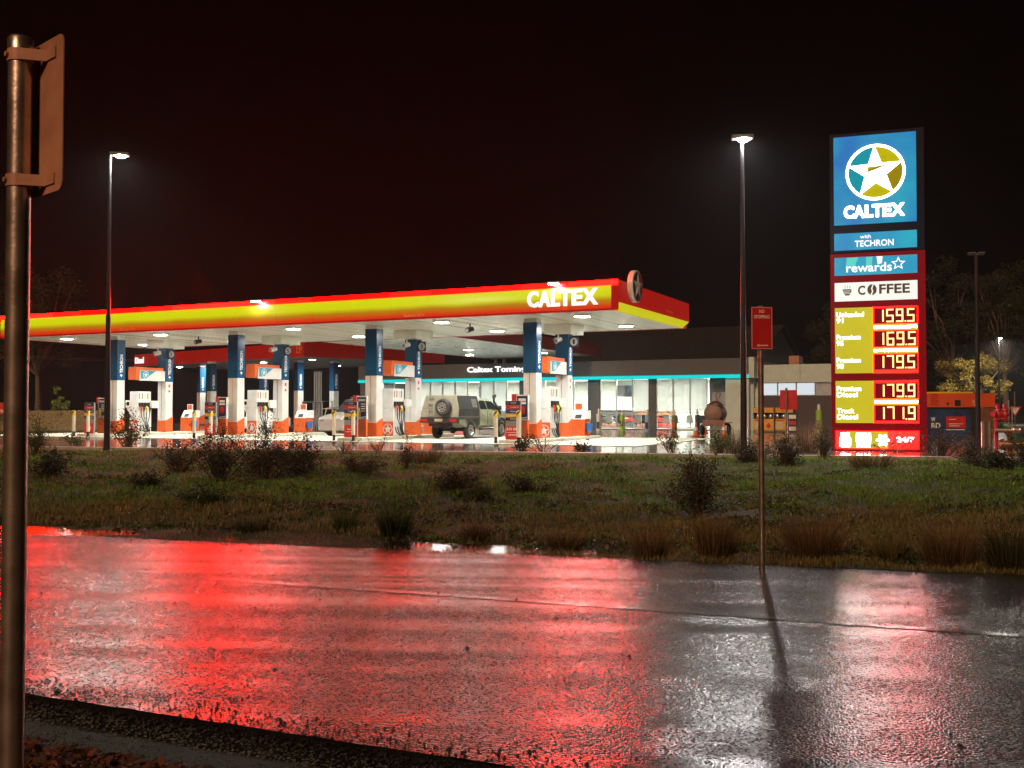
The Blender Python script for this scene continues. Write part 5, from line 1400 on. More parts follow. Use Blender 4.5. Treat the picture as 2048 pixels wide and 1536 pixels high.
MB().tube((0.30, -0.02, 1.22), (0.22, -0.12, 1.22), 0.08, n=14).build('outlet_cap', M['valve_red'], hy, smooth=True)
MB().tube((0.3, 0.12, 1.02), (0.95, 0.12, 1.02), 0.018, n=8).build('handle_bar', M['black'], hy)
MB().tube((0.30, 0.0, 0.76), (0.86, 0.0, 0.76), 0.06, n=12).build('cross_pipe', M['steel'], hy, smooth=True)
MB().lathe([(0, 0), (0.12, 0), (0.13, 0.04), (0.11, 0.12), (0.12, 0.2), (0, 0.2)], (0.72, -0.05, 0.76), 'x', 14).build('coupling', M['steel'], hy, smooth=True)
MB().tube((0.68, 0.05, 0.0), (0.68, 0.05, 0.75), 0.07, n=12).build('riser_pipe', M['brass'], hy, smooth=True)
MB().tube((0.40, -0.05, 0.36), (1.05, -0.05, 0.36), 0.12, n=18).build('inlet_pipe', M['brass'], hy, smooth=True)
for xx in (0.45, 0.78, 1.02): MB().lathe([(0.12, 0), (0.16, 0), (0.16, 0.06), (0.12, 0.06)], (xx, -0.05, 0.36), 'x', 18).build('flange', M['brass'], hy, smooth=True)
# orange hire machine
p = at(1862, 850, 52)
om = thing('site_hut', 'bright orange hired site machine with vents behind the banner', 'site machine', (p.x, p.y, 0), R(-8))
M['hut_orange'] = mat('machine_orange', (0.62, 0.085, 0.02), 0.4, 0, 0.1, 2)
HX = lambda px: (px - 1862) * 52 / FPX / math.cos(R(8))
HZ = lambda y: CAM_H + (820 - y) * 52 / FPX
MB().box(-0.7, HX(1983), 0, 2.2, HZ(815), HZ(787)).build('body', M['hut_orange'], om, bevel=0.03)
box('skid', M['black'], om, -0.6, HX(1980), 0.1, 2.1, 0.0, HZ(815) - 0.01)
MB().box(-0.4, HX(1944), 0.2, 1.9, HZ(787) + 0.01, HZ(783.5)).build('roof_rail', M['yellow'], om)
for a, c in ((1862, 1876),):
    for k in range(6): box('louvre', M['red_panel'], om, HX(a), HX(c), -0.02, -0.002, HZ(810 - k * 4), HZ(808 - k * 4))
MB().box(HX(1907), HX(1918), -0.03, -0.002, HZ(812), HZ(800)).build('exhaust_port', M['black'], om, bevel=0.01)
MB().box(HX(1892), HX(1895.5), -0.03, -0.002, HZ(810), HZ(805)).build('latch', M['black'], om)
cs = box('name_plate', M['orange_topper'], om, HX(1938), HX(1957), -0.02, -0.002, HZ(812), HZ(799))
text('lettering', 'Coates', M['white_print'], cs, (HX(1940), -0.02, HZ(805.5)), HX(1955) - HX(1940), 0.11, bold=0.02); box('print_line', M['white_print'], cs, HX(1943), HX(1951), -0.026, -0.021, HZ(810.5), HZ(808.5))
MB().box(HX(1952), HX(1978), -0.3, -0.1, 0.0, HZ(815) - 0.02).build('side_panel', M['rust'], om)
p = at(1862, 850, 47)
bn = thing('banner', 'dark blue printed banner with white letters right of the price pylon', 'banner', (p.x, p.y, 0), R(-6))
BX = lambda px: (px - 1862) * 47 / FPX / math.cos(R(6)); BZ = lambda y: CAM_H + (820 - y) * 47 / FPX
M['banner'] = mat('banner_blue', (0.018, 0.04, 0.10), 0.5, 0, 0.5, 1.2)
pn = MB().box(-1.2, BX(1939), 0, 0.03, 0.02, BZ(819)).build('panel', M['banner'], bn)
for q in ([(0.0, 0.9), (0.5, 1.3), (0.62, 1.3), (0.1, 0.85)], [(0.6, 0.3), (0.95, 1.3), (1.1, 1.3), (0.75, 0.3)], [(1.2, 1.3), (1.78, 0.8), (1.78, 0.95), (1.35, 1.3)], [(0.5, 0.05), (0.9, 0.3), (1.2, 0.05), (1.1, 0.05), (0.9, 0.2), (0.65, 0.05)]):
    plate('print_stripe', q, M['board_blue'], pn, (0, 0, 0), lift=0.002, depth=0.002)
text('lettering', 'W', M['white_print'], pn, (BX(1862), 0, BZ(843)), 0.20, 0.20, bold=0.03); text('lettering', 'RD', M['white_print'], pn, (BX(1862.5), 0, BZ(856)), 0.42, 0.24, bold=0.03)
cd = box('red_card', M['red_panel'], pn, BX(1891), BX(1928), -0.012, -0.004, BZ(856), BZ(833))
for k, (y_, w_) in enumerate(((838, 14), (847, 27), (851, 20))): box('print_line', M['white_print'], cd, BX(1896), BX(1896 + w_), -0.016, -0.0125, BZ(y_ + 1.2), BZ(y_))
box('print_line', M['white_print'], pn, BX(1891), BX(1926), -0.007, -0.004, BZ(860), BZ(858.5))
for xx in (BX(1939) + 0.03, -1.25): MB().tube((xx, 0.03, 0), (xx, 0.03, BZ(817)), 0.03, n=8).build('post', M['black'], bn)
p = at(2026, 890, 34)
gt = thing('green_tarpaulin', 'sloping green tarpaulin sheet behind the hydrant', 'tarpaulin', (p.x, p.y, 0), R(-10))
M['tarp'] = mat('green_tarp', (0.04, 0.20, 0.07), 0.4, 0, 0.3, 5, 0.3, 8)
b = MB()
for i in range(7):
    for j in range(5):
        x_ = -0.35 + i * 0.13; y_ = -0.25 + j * 0.2
        b.v.append((x_, y_, max(0.02, 0.92 - i * 0.11 - abs(j - 2) * 0.12 + 0.05 * math.sin(i * 2.1 + j))))
for i in range(6):
    for j in range(4): b.f.append((i * 5 + j, (i + 1) * 5 + j, (i + 1) * 5 + j + 1, i * 5 + j + 1))
to = b.build('sheet', M['tarp'], gt, smooth=True); sd = to.modifiers.new('thickness', 'SOLIDIFY'); sd.thickness = 0.015
MB().box(-0.28, 0.45, -0.15, 0.5, -0.05, 0.22).build('pallet', M['wood'], gt)
# timber fence at the left
f0 = at(-40, 850, 60); f1 = at(212, 850, 64)
fn = thing('paling_fence', 'brown timber paling fence at the left beyond the forecourt', 'fence', (f0.x, f0.y, 0), math.atan2(f1.y - f0.y, f1.x - f0.x))
Lf = (f1 - f0).xy.length; b = MB(); x_ = 0.0
while x_ < Lf:
    w_ = random.uniform(0.085, 0.10); hgt_ = 1.27 + random.uniform(-0.02, 0.02)
    b.box(x_, x_ + w_ - 0.012, 0, 0.018 + random.uniform(0, 0.012), 0.0, hgt_); x_ += w_
o = b.build('palings', M['wood'], fn, kind='stuff')
for z in (0.25, 0.7, 1.1): box('rail', M['wood'], fn, 0, Lf, 0.035, 0.08, z - 0.04, z + 0.04)
k = 0
while k * 2.4 < Lf: box('fence_post', M['wood'], fn, k * 2.4, k * 2.4 + 0.1, 0.085, 0.18, 0, 1.25); k += 1
# cables at the left
for k, (ya, yb) in enumerate(((705, 711), (709, 713))):
    q0 = at(-60, ya, 95); q1 = at(480, yb, 130)
    t = tag(MB().path([q0.lerp(q1, i / 12) - Vector((0, 0, 0.6 * math.sin(PI * i / 12))) for i in range(13)], 0.022, 5).build('power_cable', M['sign_back']), '%s of the two thin overhead cables at the left below the canopy' % ('upper' if k == 0 else 'lower'), 'cable')

# ------------------------------------------------------------------ vegetation
def leaf_mat(name, rough=0.45, trans=0.25):
    m, nt, n, l, b = NM(name)
    at_ = n.new('ShaderNodeAttribute'); at_.attribute_name = 'Col'
    l.new(at_.outputs['Color'], b.inputs['Base Color']); b.inputs['Roughness'].default_value = rough
    b.inputs['Specular IOR Level'].default_value = 0.10
    if trans:
        t = n.new('ShaderNodeBsdfTranslucent'); l.new(at_.outputs['Color'], t.inputs['Color'])
        x = n.new('ShaderNodeMixShader'); x.inputs[0].default_value = trans
        l.new(b.outputs[0], x.inputs[1]); l.new(t.outputs[0], x.inputs[2]); l.new(x.outputs[0], n['Material Output'].inputs['Surface'])
    return m
M['leaf'] = leaf_mat('leaf'); M['grass'] = leaf_mat('grass_blade', 0.38, 0.2)
def raw_mesh(name, verts, faces, cols, m, parent=None, kind=None):
    """verts (N,3), faces (F,k) ints, cols (N,3)"""
    me = bpy.data.meshes.new(name)
    F, k = faces.shape
    me.vertices.add(len(verts)); me.vertices.foreach_set('co', np.ascontiguousarray(verts, dtype=np.float32).ravel())
    me.loops.add(F * k); me.loops.foreach_set('vertex_index', faces.astype(np.int32).ravel())
    me.polygons.add(F); me.polygons.foreach_set('loop_start', np.arange(0, F * k, k, dtype=np.int32))
    me.update(calc_edges=True); me.validate()
    a = me.color_attributes.new('Col', 'FLOAT_COLOR', 'POINT')
    c4 = np.ones((len(verts), 4), np.float32); c4[:, :3] = cols
    a.data.foreach_set('color', c4.ravel())
    me.materials.append(m)
    o = bpy.data.objects.new(name, me); COL.objects.link(o)
    if parent is not None: o.parent = parent
    if kind: o['kind'] = kind
    return o
def blades(P, h, w, lean, cols, dirs=None):
    """5-vertex bent blades -> verts, triangles"""
    N = len(P); a = rng.random(N) * 2 * PI
    side = np.stack([np.cos(a), np.sin(a), np.zeros(N)], 1)
    d = np.stack([-np.sin(a), np.cos(a), np.zeros(N)], 1) if dirs is None else dirs
    up = np.array([0, 0, 1.0])
    b0 = P - side * w[:, None] * 0.5; b1 = P + side * w[:, None] * 0.5
    mid = P + up * (h * 0.6)[:, None] + d * (lean * 0.35)[:, None]
    m0 = mid - side * w[:, None] * 0.36; m1 = mid + side * w[:, None] * 0.36
    tip = P + up * (h * np.clip(1 - lean / (h + 1e-3) * 0.18, 0.5, 1))[:, None] + d * lean[:, None]
    Vv = np.stack([b0, b1, m0, m1, tip], 1).reshape(-1, 3)
    i = np.arange(N)[:, None] * 5
    T = np.concatenate([i + [0, 1, 3], i + [0, 3, 2], i + [2, 3, 4]], 1).reshape(-1, 3)
    C = np.repeat(cols, 5, 0).reshape(N, 5, 3).copy(); C[:, :2] *= 0.55
    return Vv, T, C.reshape(-1, 3)
def verge_hit(px, py):
    p = at(px, py, 1.0); d = p - Vector((0, 0, CAM_H)); k = 8.0
    while k < 60:
        q = Vector((0, 0, CAM_H)) + d * k
        zt_ = float(zg(q.x, q.y)) if q.y < fc_edge(q.x) else 0.0
        if q.z <= zt_: return Vector((q.x, q.y, zt_))
        k += 0.05
    return q
# verge cover: density follows nearness
def verge_grass():
    N = 330000
    px = rng.uniform(-260, 2300, N); inv = rng.uniform(1 / 33.0, 1 / 9.0, N); Y = 1 / inv
    Xp = (px - 1024) / FPX * Y
    ok = (Y > road_far(Xp) - 0.22 * vnoise(Xp, Y, 0.5, 23) * vnoise(Xp, Y, 1.7, 24)) & (Y < fc_edge(Xp) - 0.05)
    Xp, Y = Xp[ok], Y[ok]; N = len(Y)
    w = (Y - road_far(Xp)) / (fc_edge(Xp) - road_far(Xp))
    n1 = vnoise(Xp, Y, 2.2, 8); n2 = vnoise(Xp, Y, 0.7, 9); n3 = vnoise(Xp, Y, 5.0, 10)
    bare = (n1 * 0.6 + n2 * 0.4 > 0.66) & (rng.random(N) < 0.85)
    thin = (w < 0.06) & (Xp < 0) & (rng.random(N) < 0.75)
    keep = ~(bare | thin)
    Xp, Y, w, n1, n2, n3 = [q[keep] for q in (Xp, Y, w, n1, n2, n3)]; N = len(Y)
    green = np.clip((w - 0.14) * 3.0 + 0.1 + (n3 - 0.5) * 1.6 + (n1 - 0.5) * 0.8, 0, 1)
    dry = rng.random(N) > green * 0.92 + 0.05
    h = np.where(dry, rng.uniform(0.03, 0.14, N), rng.uniform(0.03, 0.11, N)) * (0.55 + n2 * 0.9)
    h *= np.where(w < 0.06, 0.6, np.where(w < 0.3, 1.15, 1.0))
    wd = rng.uniform(0.006, 0.012, N) * np.clip(Y / 13, 0.9, 2.2)
    lean = h * rng.uniform(0.15, 0.9, N)
    P = np.stack([Xp, Y, np.where(w < 0, ROAD_Z, zg(Xp, Y)) - 0.01], 1)
    g0 = np.array([0.07, 0.19, 0.014]); g1 = np.array([0.16, 0.25, 0.03]); d0 = np.array([0.24, 0.18, 0.07]); d1 = np.array([0.09, 0.08, 0.03])
    r = rng.random((N, 1))
    cols = np.where(dry[:, None], d0 * r + d1 * (1 - r), g0 * r + g1 * (1 - r)) * rng.uniform(0.6, 1.25, (N, 1))
    for sel, nm, lb in ((~dry, 'green_grass', 'short green grass covering the upper verge'), (dry, 'dry_grass', 'brown dry grass and weeds covering the lower verge')):
        Vv, T, C = blades(P[sel], h[sel], wd[sel], lean[sel], cols[sel])
        o = raw_mesh(nm, Vv, T, C, M['grass'], kind='stuff'); tagged(o, lb, 'grass')
verge_grass()

def leaf_quads(P, size, cols, flat=0.5, slim=0.45):
    N = len(P)
    a = rng.normal(size=(N, 3)); a[:, 2] *= flat; a /= np.linalg.norm(a, axis=1)[:, None] + 1e-9
    b = rng.normal(size=(N, 3)); b -= a * (a * b).sum(1)[:, None]; b /= np.linalg.norm(b, axis=1)[:, None] + 1e-9
    s = size[:, None]
    Vv = np.stack([P - a * s * 0.5, P + b * s * slim * 0.5, P + a * s * 0.5, P - b * s * slim * 0.5], 1).reshape(-1, 3)
    F = np.arange(N * 4).reshape(N, 4)
    return Vv, F, np.repeat(cols, 4, 0)
def weeds():
    K = 520
    px = rng.uniform(-200, 2250, K); Y = 1 / rng.uniform(1 / 30.0, 1 / 10.5, K); Xp = (px - 1024) / FPX * Y
    w = (Y - road_far(Xp)) / (fc_edge(Xp) - road_far(Xp)); ok = (w > 0.04) & (w < 0.98)
    Xp, Y, w = Xp[ok], Y[ok], w[ok]; K = len(Y)
    R_ = rng.uniform(0.10, 0.42, K); Hh = rng.uniform(0.04, 0.20, K); n = (R_ * 420).astype(int) + 20
    idx = np.repeat(np.arange(K), n); N = len(idx); a = rng.random(N) * 2 * PI; rr = np.sqrt(rng.random(N)) * R_[idx]
    x = Xp[idx] + np.cos(a) * rr * 1.5; y = Y[idx] + np.sin(a) * rr
    P = np.stack([x, y, zg(x, y) + rng.random(N) * Hh[idx] * np.clip(1.1 - rr / R_[idx], 0.1, 1)], 1)
    pal = np.array([[0.03, 0.055, 0.012], [0.06, 0.10, 0.02], [0.10, 0.08, 0.035], [0.045, 0.04, 0.02], [0.09, 0.14, 0.03]])
    cols = pal[rng.integers(0, 5, K)][idx] * rng.uniform(0.6, 1.3, (N, 1))
    Vv, F, C = leaf_quads(P, rng.uniform(0.03, 0.09, N), cols, 0.6, 0.5)
    o = raw_mesh('weeds', Vv, F, C, M['leaf'], kind='stuff'); tagged(o, 'low mixed weeds spreading through the verge grass', 'weeds')
weeds()
def shrub(px, py, wpx, hpx, label, n=900, leaf=0.06, c0=(0.03, 0.05, 0.015), c1=(0.07, 0.09, 0.03), stems=9, spread=1.0, top=0.0, name='shrub', twiggy=False, loc=None):
    g = loc or verge_hit(px, py); Y = g.y
    W = wpx * Y / FPX; H = hpx * Y / FPX
    t = thing(name, label, 'shrub', g, 0.0, 'shrubs on the verge')
    rl = random.Random(int(px * 7 + py)); sb = MB(); tips = []
    for k in range(stems):
        a = rl.uniform(0, 2 * PI); rr = rl.uniform(0.1, 1.2) * W / 2 * spread
        hh = H * rl.uniform(0.30, 1.08) * (1 - 0.25 * (rr / (W / 2 + 1e-6)))
        p0 = Vector((math.cos(a) * rr * 0.15, math.sin(a) * rr * 0.15, -0.05)); p3 = Vector((math.cos(a) * rr, math.sin(a) * rr, hh))
        m1 = p0.lerp(p3, 0.4) + Vector((rl.uniform(-.08, .08), rl.uniform(-.08, .08), 0.08)) * H; m2 = p0.lerp(p3, 0.75) + Vector((rl.uniform(-.06, .06), rl.uniform(-.06, .06), 0.03)) * H
        r0 = 0.011 + 0.006 * H
        sb.path([p0, m1, m2, p3], [r0, r0 * .75, r0 * .5, r0 * .25], 5); tips.append((p0, m1, m2, p3))
        for j in range(3 if not twiggy else 5):
            q = (m1, m2, p0.lerp(m1, 0.7), m2.lerp(p3, 0.5), m1.lerp(m2, .5))[j]; e = q + Vector((rl.uniform(-.22, .22), rl.uniform(-.22, .22), rl.uniform(0.05, .25))) * (H * 0.9)
            sb.path([q, q.lerp(e, .5) + Vector((0, 0, .02)), e], [r0 * .5, r0 * .35, r0 * .2], 4); tips.append((q, q.lerp(e, .4), q.lerp(e, .8), e))
    sb.build('stems', M['stem'], t, smooth=True)
    tp = np.array([[tuple(v) for v in s] for s in tips]); n = int(n * (1.0 if twiggy else 2.0))
    idx = rng.integers(0, len(tp), n); u = rng.random(n) ** 0.85 * 3 - 1e-6; k = np.floor(u).astype(int); f = (u - k)[:, None]
    P = tp[idx, k] * (1 - f) + tp[idx, k + 1] * f + rng.normal(size=(n, 3)) * (H * (0.045 if twiggy else 0.065) + 0.03)
    P[:, 2] = np.abs(P[:, 2]) + 0.01
    r = rng.random((n, 1)); cols = (np.array(c0) * r + np.array(c1) * (1 - r)) * rng.uniform(0.6, 1.2, (n, 1))
    Vv, F, C = leaf_quads(P, leaf * rng.uniform(0.6, 1.3, n), cols)
    raw_mesh('leaves', Vv, F, C, M['leaf'], t)
    return t
DK0, DK1 = (0.018, 0.026, 0.012), (0.05, 0.06, 0.028)
BR0, BR1 = (0.05, 0.035, 0.02), (0.10, 0.07, 0.035)
GR0, GR1 = (0.04, 0.075, 0.015), (0.09, 0.13, 0.03)
shrub(70, 912, 60, 95, 'tall green weeds just right of the near left post', 700, 0.07, GR0, GR1, 12, 0.7)
shrub(110, 955, 130, 62, 'low dark bush at the left end of the verge', 1300, 0.06, DK0, DK1, 12)
shrub(255, 893, 105, 78, 'leafy shrub standing in front of the orange base of the leftmost pump island', 900, 0.085, GR0, DK1, 10)
shrub(355, 945, 120, 72, 'dark shrub at the left end of the shrub row', 1500, 0.05, DK0, BR1, 12)
shrub(440, 958, 150, 112, 'tall dark twiggy shrub below the second pump island', 2200, 0.05, DK0, BR1, 16)
shrub(530, 960, 150, 118, 'dense dark shrub in the middle of the shrub row', 2400, 0.05, DK0, BR1, 16)
shrub(605, 945, 130, 85, 'brownish shrub at the right end of the shrub row', 1700, 0.05, BR0, DK1, 14)
shrub(405, 1008, 115, 45, 'low spreading weed clump below the shrub row', 1000, 0.05, DK0, GR1, 12)
shrub(290, 975, 110, 34, 'flat weed patch beside the bare soil', 800, 0.05, DK0, DK1, 10)
shrub(150, 895, 60, 40, 'small green weed beside the fence end', 350, 0.06, GR0, GR1, 7)
shrub(690, 908, 60, 34, 'small weed in front of the third pump island', 300, 0.05, BR0, DK1, 8, twiggy=True)
shrub(757, 907, 60, 42, 'thin brown weed below the third front column', 260, 0.04, BR0, BR1, 8, twiggy=True)
shrub(815, 938, 44, 78, 'slender upright weed in the middle of the verge', 500, 0.05, DK0, BR1, 7, 0.6)
shrub(722, 945, 130, 36, 'brown mounded weed in the middle of the verge', 1100, 0.05, BR0, DK1, 14)
shrub(915, 980, 120, 42, 'rounded dark tussock right of the slender weed', 1200, 0.05, DK0, BR1, 18)
shrub(1040, 905, 56, 48, 'dark leafed plant in front of the ten dollar board', 260, 0.085, DK0, DK1, 6)
shrub(1088, 905, 90, 44, 'bare twiggy shrub below the rightmost front column', 60, 0.04, DK0, BR1, 12, twiggy=True)
shrub(1160, 906, 44, 32, 'small dark plant right of the bare twigs', 220, 0.075, DK0, DK1, 6)
shrub(1345, 908, 100, 56, 'open branching sapling at the kerb left of the lamp pole', 420, 0.075, DK0, GR1, 8, twiggy=True)
shrub(1440, 908, 70, 62, 'green bush at the foot of the right street lamp', 700, 0.06, GR0, GR1, 10)
shrub(1060, 985, 125, 40, 'low brown weed clump in the centre of the verge', 900, 0.05, BR0, DK1, 14)
shrub(1398, 1035, 112, 150, 'large dark bush left of the no stopping post', 2600, 0.045, DK0, BR1, 18)
shrub(1500, 925, 90, 55, 'brown bush directly behind the no stopping post', 1100, 0.055, BR0, DK1, 12)
shrub(1570, 930, 120, 62, 'wide dark bush left of the price pylon', 1500, 0.055, DK0, BR1, 14)
shrub(1648, 918, 66, 82, 'upright weedy bush against the left edge of the price pylon', 700, 0.05, BR0, DK1, 10, 0.7)
shrub(1790, 905, 120, 44, 'twiggy shrub in front of the lit services panel', 500, 0.05, BR0, DK1, 12, twiggy=True)
shrub(1880, 915, 120, 66, 'brown thicket below the blue banner', 1300, 0.05, BR0, BR1, 16, twiggy=True)
shrub(1940, 930, 110, 74, 'tangled brown bush left of the hydrant', 1300, 0.05, BR0, BR1, 16, twiggy=True)
shrub(1990, 940, 120, 50, 'dark leafy bush at the foot of the hydrant', 1000, 0.07, DK0, DK1, 12)
shrub(2060, 930, 100, 70, 'dark bush at the right picture edge', 1000, 0.06, DK0, DK1, 12)
# grass tussocks
def tussock(px, py, wpx, hpx, label, n, c0, c1, wd=0.008):
    g = verge_hit(px, py); W = wpx * g.y / FPX; H = hpx * g.y / FPX
    a = rng.random(n) * 2 * PI; rr = np.sqrt(rng.random(n)) * W * 0.22
    P = np.stack([np.cos(a) * rr, np.sin(a) * rr, np.full(n, -0.02)], 1)
    d = np.stack([np.cos(a), np.sin(a), np.zeros(n)], 1) + rng.normal(size=(n, 3)) * [0.35, 0.35, 0]
    h = H * rng.uniform(0.45, 1.05, n); lean = rng.uniform(0.05, 0.34, n) * W
    r = rng.random((n, 1)); cols = (np.array(c0) * r + np.array(c1) * (1 - r)) * rng.uniform(0.6, 1.2, (n, 1))
    Vv, T, C = blades(P, h, np.full(n, wd) * rng.uniform(0.7, 1.3, n), lean, cols, d)
    o = raw_mesh('grass_tussock', Vv, T, C, M['grass']); o.location = g
    tag(o, label, 'grass tussock', 'grass tussocks on the verge')
DY0, DY1 = (0.20, 0.12, 0.05), (0.08, 0.055, 0.025)
tussock(790, 1072, 120, 74, 'dark spiky tussock at the road edge in the centre', 420, (0.03, 0.05, 0.015), (0.07, 0.09, 0.03), 0.012)
tussock(690, 1062, 90, 55, 'small green spiky tussock left of the dark central one', 260, (0.04, 0.06, 0.02), (0.09, 0.10, 0.035), 0.011)
tussock(950, 1078, 130, 45, 'straw coloured tussock right of the dark central one', 420, DY0, DY1)
tussock(1130, 1098, 150, 50, 'low straw tussock at the road edge right of centre', 420, DY0, DY1)
tussock(1300, 1115, 130, 75, 'wispy dry tussock left of the no stopping post', 480, DY0, DY1, 0.006)
tussock(1430, 1110, 150, 95, 'tall wispy tussock immediately left of the no stopping post', 750, DY0, DY1, 0.006)
tussock(1625, 1115, 190, 100, 'tall wispy tussock immediately right of the no stopping post', 900, DY0, DY1, 0.006)
tussock(1780, 1120, 130, 65, 'low dry tussock below the price pylon', 420, DY0, (0.05, 0.07, 0.02), 0.007)
tussock(1900, 1128, 190, 95, 'large wispy tussock at the lower right', 900, DY0, DY1, 0.006)
tussock(2020, 1140, 150, 105, 'dark tussock touching the right picture edge', 600, (0.03, 0.045, 0.015), DY1, 0.008)
tussock(960, 1000, 80, 40, 'dark tussock in front of the rounded one', 260, (0.03, 0.045, 0.015), (0.06, 0.08, 0.03), 0.010)
tussock(500, 1060, 150, 40, 'thin brown tussock at the puddled left road edge', 240, DY1, (0.05, 0.06, 0.02), 0.009)
tussock(850, 925, 120, 40, 'brown tussock below the third pump island', 300, DY0, DY1, 0.012)
tussock(1745, 935, 170, 40, 'straw tussock at the foot of the price pylon', 420, DY0, DY1, 0.012)
tussock(1470, 905, 80, 60, 'pale dry seed grass beside the right street lamp', 240, (0.25, 0.16, 0.08), DY1, 0.010)
tussock(1615, 905, 90, 75, 'pale dry seed grass beside the small red sign', 260, (0.25, 0.16, 0.08), DY1, 0.010)

# trees
def tree(name, label, base, H, trunk_r, crown, nleaf, leaf, c0, c1, nclump=40, lean=(0, 0), clump_r=0.8):
    """crown: (cx, cy, cz, rx, ry, rz) relative to the base"""
    t = thing(name, label, 'tree', base)
    cx, cy, cz, rx, ry, rz = crown
    rl = random.Random(int(base[0] * 31 + base[1])); tb = MB()
    fork = Vector((lean[0] * 0.5, lean[1] * 0.5, max(H * 0.25, cz - rz * 0.9)))
    tb.path([(0, 0, -0.2), fork * 0.5 + Vector((0.1, 0, 0)), fork], [trunk_r, trunk_r * 0.8, trunk_r * 0.65], 10)
    cl_ = []
    for k in range(nclump):
        while True:
            q = Vector((rl.uniform(-1, 1), rl.uniform(-1, 1), rl.uniform(-1, 1)))
            if 0.25 < q.length < 1: break
        cl_.append(Vector((cx + q.x * rx, cy + q.y * ry, cz + q.z * rz)))
    for k, c in enumerate(cl_):
        if k % 3 == 0:
            m = fork.lerp(c, 0.5) + Vector((rl.uniform(-.3, .3), rl.uniform(-.3, .3), rl.uniform(0, .4))) * rx * 0.3
            tb.path([fork, m, c], [trunk_r * 0.38, trunk_r * 0.22, trunk_r * 0.06], 6)
    tb.build('trunk', M['bark'], t, smooth=True)
    C = np.array([tuple(c) for c in cl_]); rad = rng.uniform(0.5, 1.25, len(C)) * clump_r
    idx = rng.integers(0, len(C), nleaf)
    d = rng.normal(size=(nleaf, 3)); d /= np.linalg.norm(d, axis=1)[:, None]
    P = C[idx] + d * (rad[idx] * rng.random(nleaf) ** 0.45)[:, None] * [1, 1, 0.75]
    tone = rng.uniform(0.65, 1.25, len(C))[idx][:, None]
    r = rng.random((nleaf, 1)); cols = (np.array(c0) * r + np.array(c1) * (1 - r)) * tone
    Vv, F, Cc = leaf_quads(P, leaf * rng.uniform(0.6, 1.4, nleaf), cols, 0.8, 0.32)
    raw_mesh('crown', Vv, F, Cc, M['leaf'], t)
    return t
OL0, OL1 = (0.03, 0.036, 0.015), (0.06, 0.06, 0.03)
p = at(1962, 815, 94)
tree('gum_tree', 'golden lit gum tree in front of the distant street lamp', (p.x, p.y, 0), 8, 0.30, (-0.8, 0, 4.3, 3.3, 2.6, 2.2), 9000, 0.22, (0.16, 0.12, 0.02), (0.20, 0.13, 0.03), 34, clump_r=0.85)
for px, Y, H, r_, lab in ((1905, 118, 19, 7.0, 'tall dim gum tree just right of the price pylon'), (2010, 112, 18, 6.5, 'tall dim gum tree behind the distant street lamp'), (2120, 105, 17, 6.5, 'dim gum tree at the right picture edge'), (1700, 130, 15, 6, 'dim tree behind the gabled roof and price pylon'),
                         (75, 105, 16.5, 5.5, 'very dim tree in the dark above the left end of the canopy'), (-60, 110, 15, 6, 'very dim tree at the left picture edge')):
    p = at(px, 820, Y)
    tree('gum_tree', lab, (p.x, p.y, 0), H, 0.4, (0, 0, H * 0.62, r_, r_ * 0.8, H * 0.36), 15000, 0.34, OL0, OL1, 60, clump_r=1.5)
p = at(118, 857, 57)
tree('sapling', 'thin young tree standing in front of the timber fence', (p.x, p.y, 0), 2.7, 0.03, (0, 0, 1.75, 0.5, 0.5, 0.85), 700, 0.13, (0.10, 0.13, 0.02), (0.16, 0.15, 0.03), 14, clump_r=0.22)

# litter on the road and near bank
def scatter_stones():
    N = 5200
    Xs = rng.uniform(-6, 7, N); pk = rng.random(N); Ys = np.where(pk < 0.3, road_far(Xs) - np.abs(rng.normal(0, 0.3, N)), np.where(pk < 0.75, road_near2(Xs) + np.abs(rng.normal(0, 0.16, N)), rng.uniform(4.0, 13, N)))
    ok = (Ys > road_near(Xs)) & (Ys < road_far(Xs)); Xs, Ys = Xs[ok], Ys[ok]; N = len(Xs)
    s = rng.uniform(0.003, 0.009, N) * np.where(rng.random(N) < 0.04, 1.9, 1)
    base = np.array([[1, 0, 0], [-.5, .87, 0], [-.5, -.87, 0], [0.1, 0, .8]])
    Vv = (base[None] * s[:, None, None] * rng.uniform(0.7, 1.3, (N, 1, 3))).reshape(-1, 3) + np.repeat(np.stack([Xs, Ys, zr(Xs, Ys) + 0.001], 1), 4, 0)
    i = np.arange(N)[:, None] * 4
    T = np.concatenate([i + [0, 1, 3], i + [1, 2, 3], i + [2, 0, 3]], 1).reshape(-1, 3)
    o = raw_mesh('loose_stones', Vv, T, np.full((len(Vv), 3), 0.02), M['leaf_dull'], kind='stuff'); tagged(o, 'loose dark stones scattered on the wet road', 'stones')
M['leaf_dull'] = leaf_mat('dull_litter', 0.7, 0)
scatter_stones()
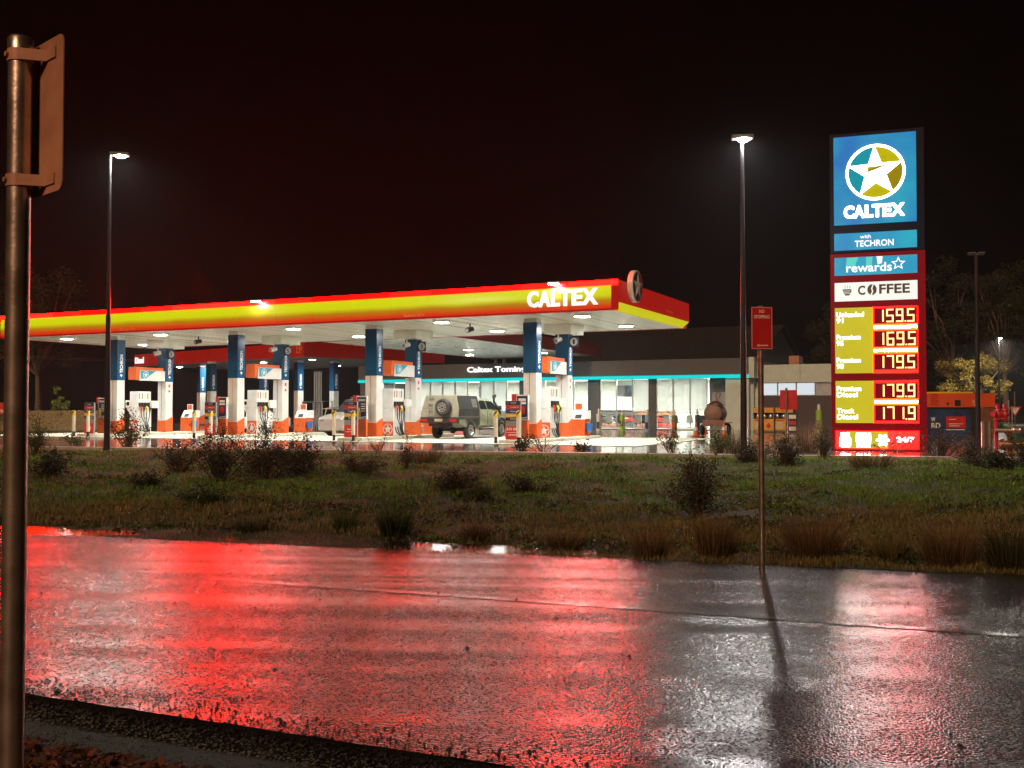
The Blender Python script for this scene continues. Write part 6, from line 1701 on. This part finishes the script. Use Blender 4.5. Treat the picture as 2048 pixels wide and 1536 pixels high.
def litter():
    N = 9000
    Xs = rng.uniform(-4.5, 2.5, N); Ys = road_near2(Xs) - 0.40 - np.abs(rng.normal(0, 0.5, N))
    P = np.stack([Xs, Ys, np.full(N, 0)], 1); P[:, 2] = ROAD_Z + 0.258 + np.clip((road_near2(Xs) - 0.38 - Ys) / 13.6, 0, 1) * 0.092 + rng.uniform(0.0, 0.03, N)
    r = rng.random((N, 1)); cols = np.array([0.16, 0.06, 0.03]) * r + np.array([0.04, 0.03, 0.02]) * (1 - r)
    Vv, F, C = leaf_quads(P, rng.uniform(0.02, 0.06, N), cols, 0.25, 0.5)
    o = raw_mesh('leaf_litter', Vv, F, C, M['leaf'], kind='stuff'); tagged(o, 'wet fallen leaves on the near bank', 'leaves')
    N = 30000
    Xs = rng.uniform(-4.5, 3, N); dd = rng.uniform(0.02, 0.50, N); Ys = road_near2(Xs) - dd
    s = rng.uniform(0.003, 0.010, N)
    base = np.array([[1, 0, 0], [-.5, .87, 0], [-.5, -.87, 0], [0.1, 0, .8]])
    Vv = (base[None] * s[:, None, None] * rng.uniform(0.7, 1.3, (N, 1, 3))).reshape(-1, 3) + np.repeat(np.stack([Xs, Ys, ROAD_Z + 0.32 - np.clip(dd / 0.19, 0, 1) * 0.062 - np.clip((dd - 0.19) / 0.27, 0, 1) * 0.01], 1), 4, 0)
    i = np.arange(N)[:, None] * 4
    T = np.concatenate([i + [0, 1, 3], i + [1, 2, 3], i + [2, 0, 3]], 1).reshape(-1, 3)
    o = raw_mesh('gravel', Vv, T, np.repeat((rng.uniform(0.02, 0.22, N) * np.clip(dd / 0.16, 0.15, 1))[:, None] * [1, 1.02, 0.98], 4, 0), M['grass'], kind='stuff'); tagged(o, 'loose wet gravel on the near shoulder', 'gravel')  # stones painted darker across the shaded road edge
litter()

# ------------------------------------------------------------------ damp night air
HAZE = True
if HAZE:
    hm = bpy.data.materials.new('damp_air'); hm.use_nodes = True
    hn = hm.node_tree.nodes; hn.remove(hn['Principled BSDF'])
    pv = hn.new('ShaderNodeVolumePrincipled')
    pv.inputs['Color'].default_value = (0.95, 0.95, 0.95, 1); pv.inputs['Density'].default_value = 0.00032; pv.inputs['Anisotropy'].default_value = 0.4
    hm.node_tree.links.new(pv.outputs[0], hn['Material Output'].inputs['Volume'])
    hz_ = MB().box(-152, 152, -42, 197, -1.7, 21).build('haze', hm, kind='stuff')
    tagged(hz_, 'thin damp night air glowing around the lamps', 'haze')
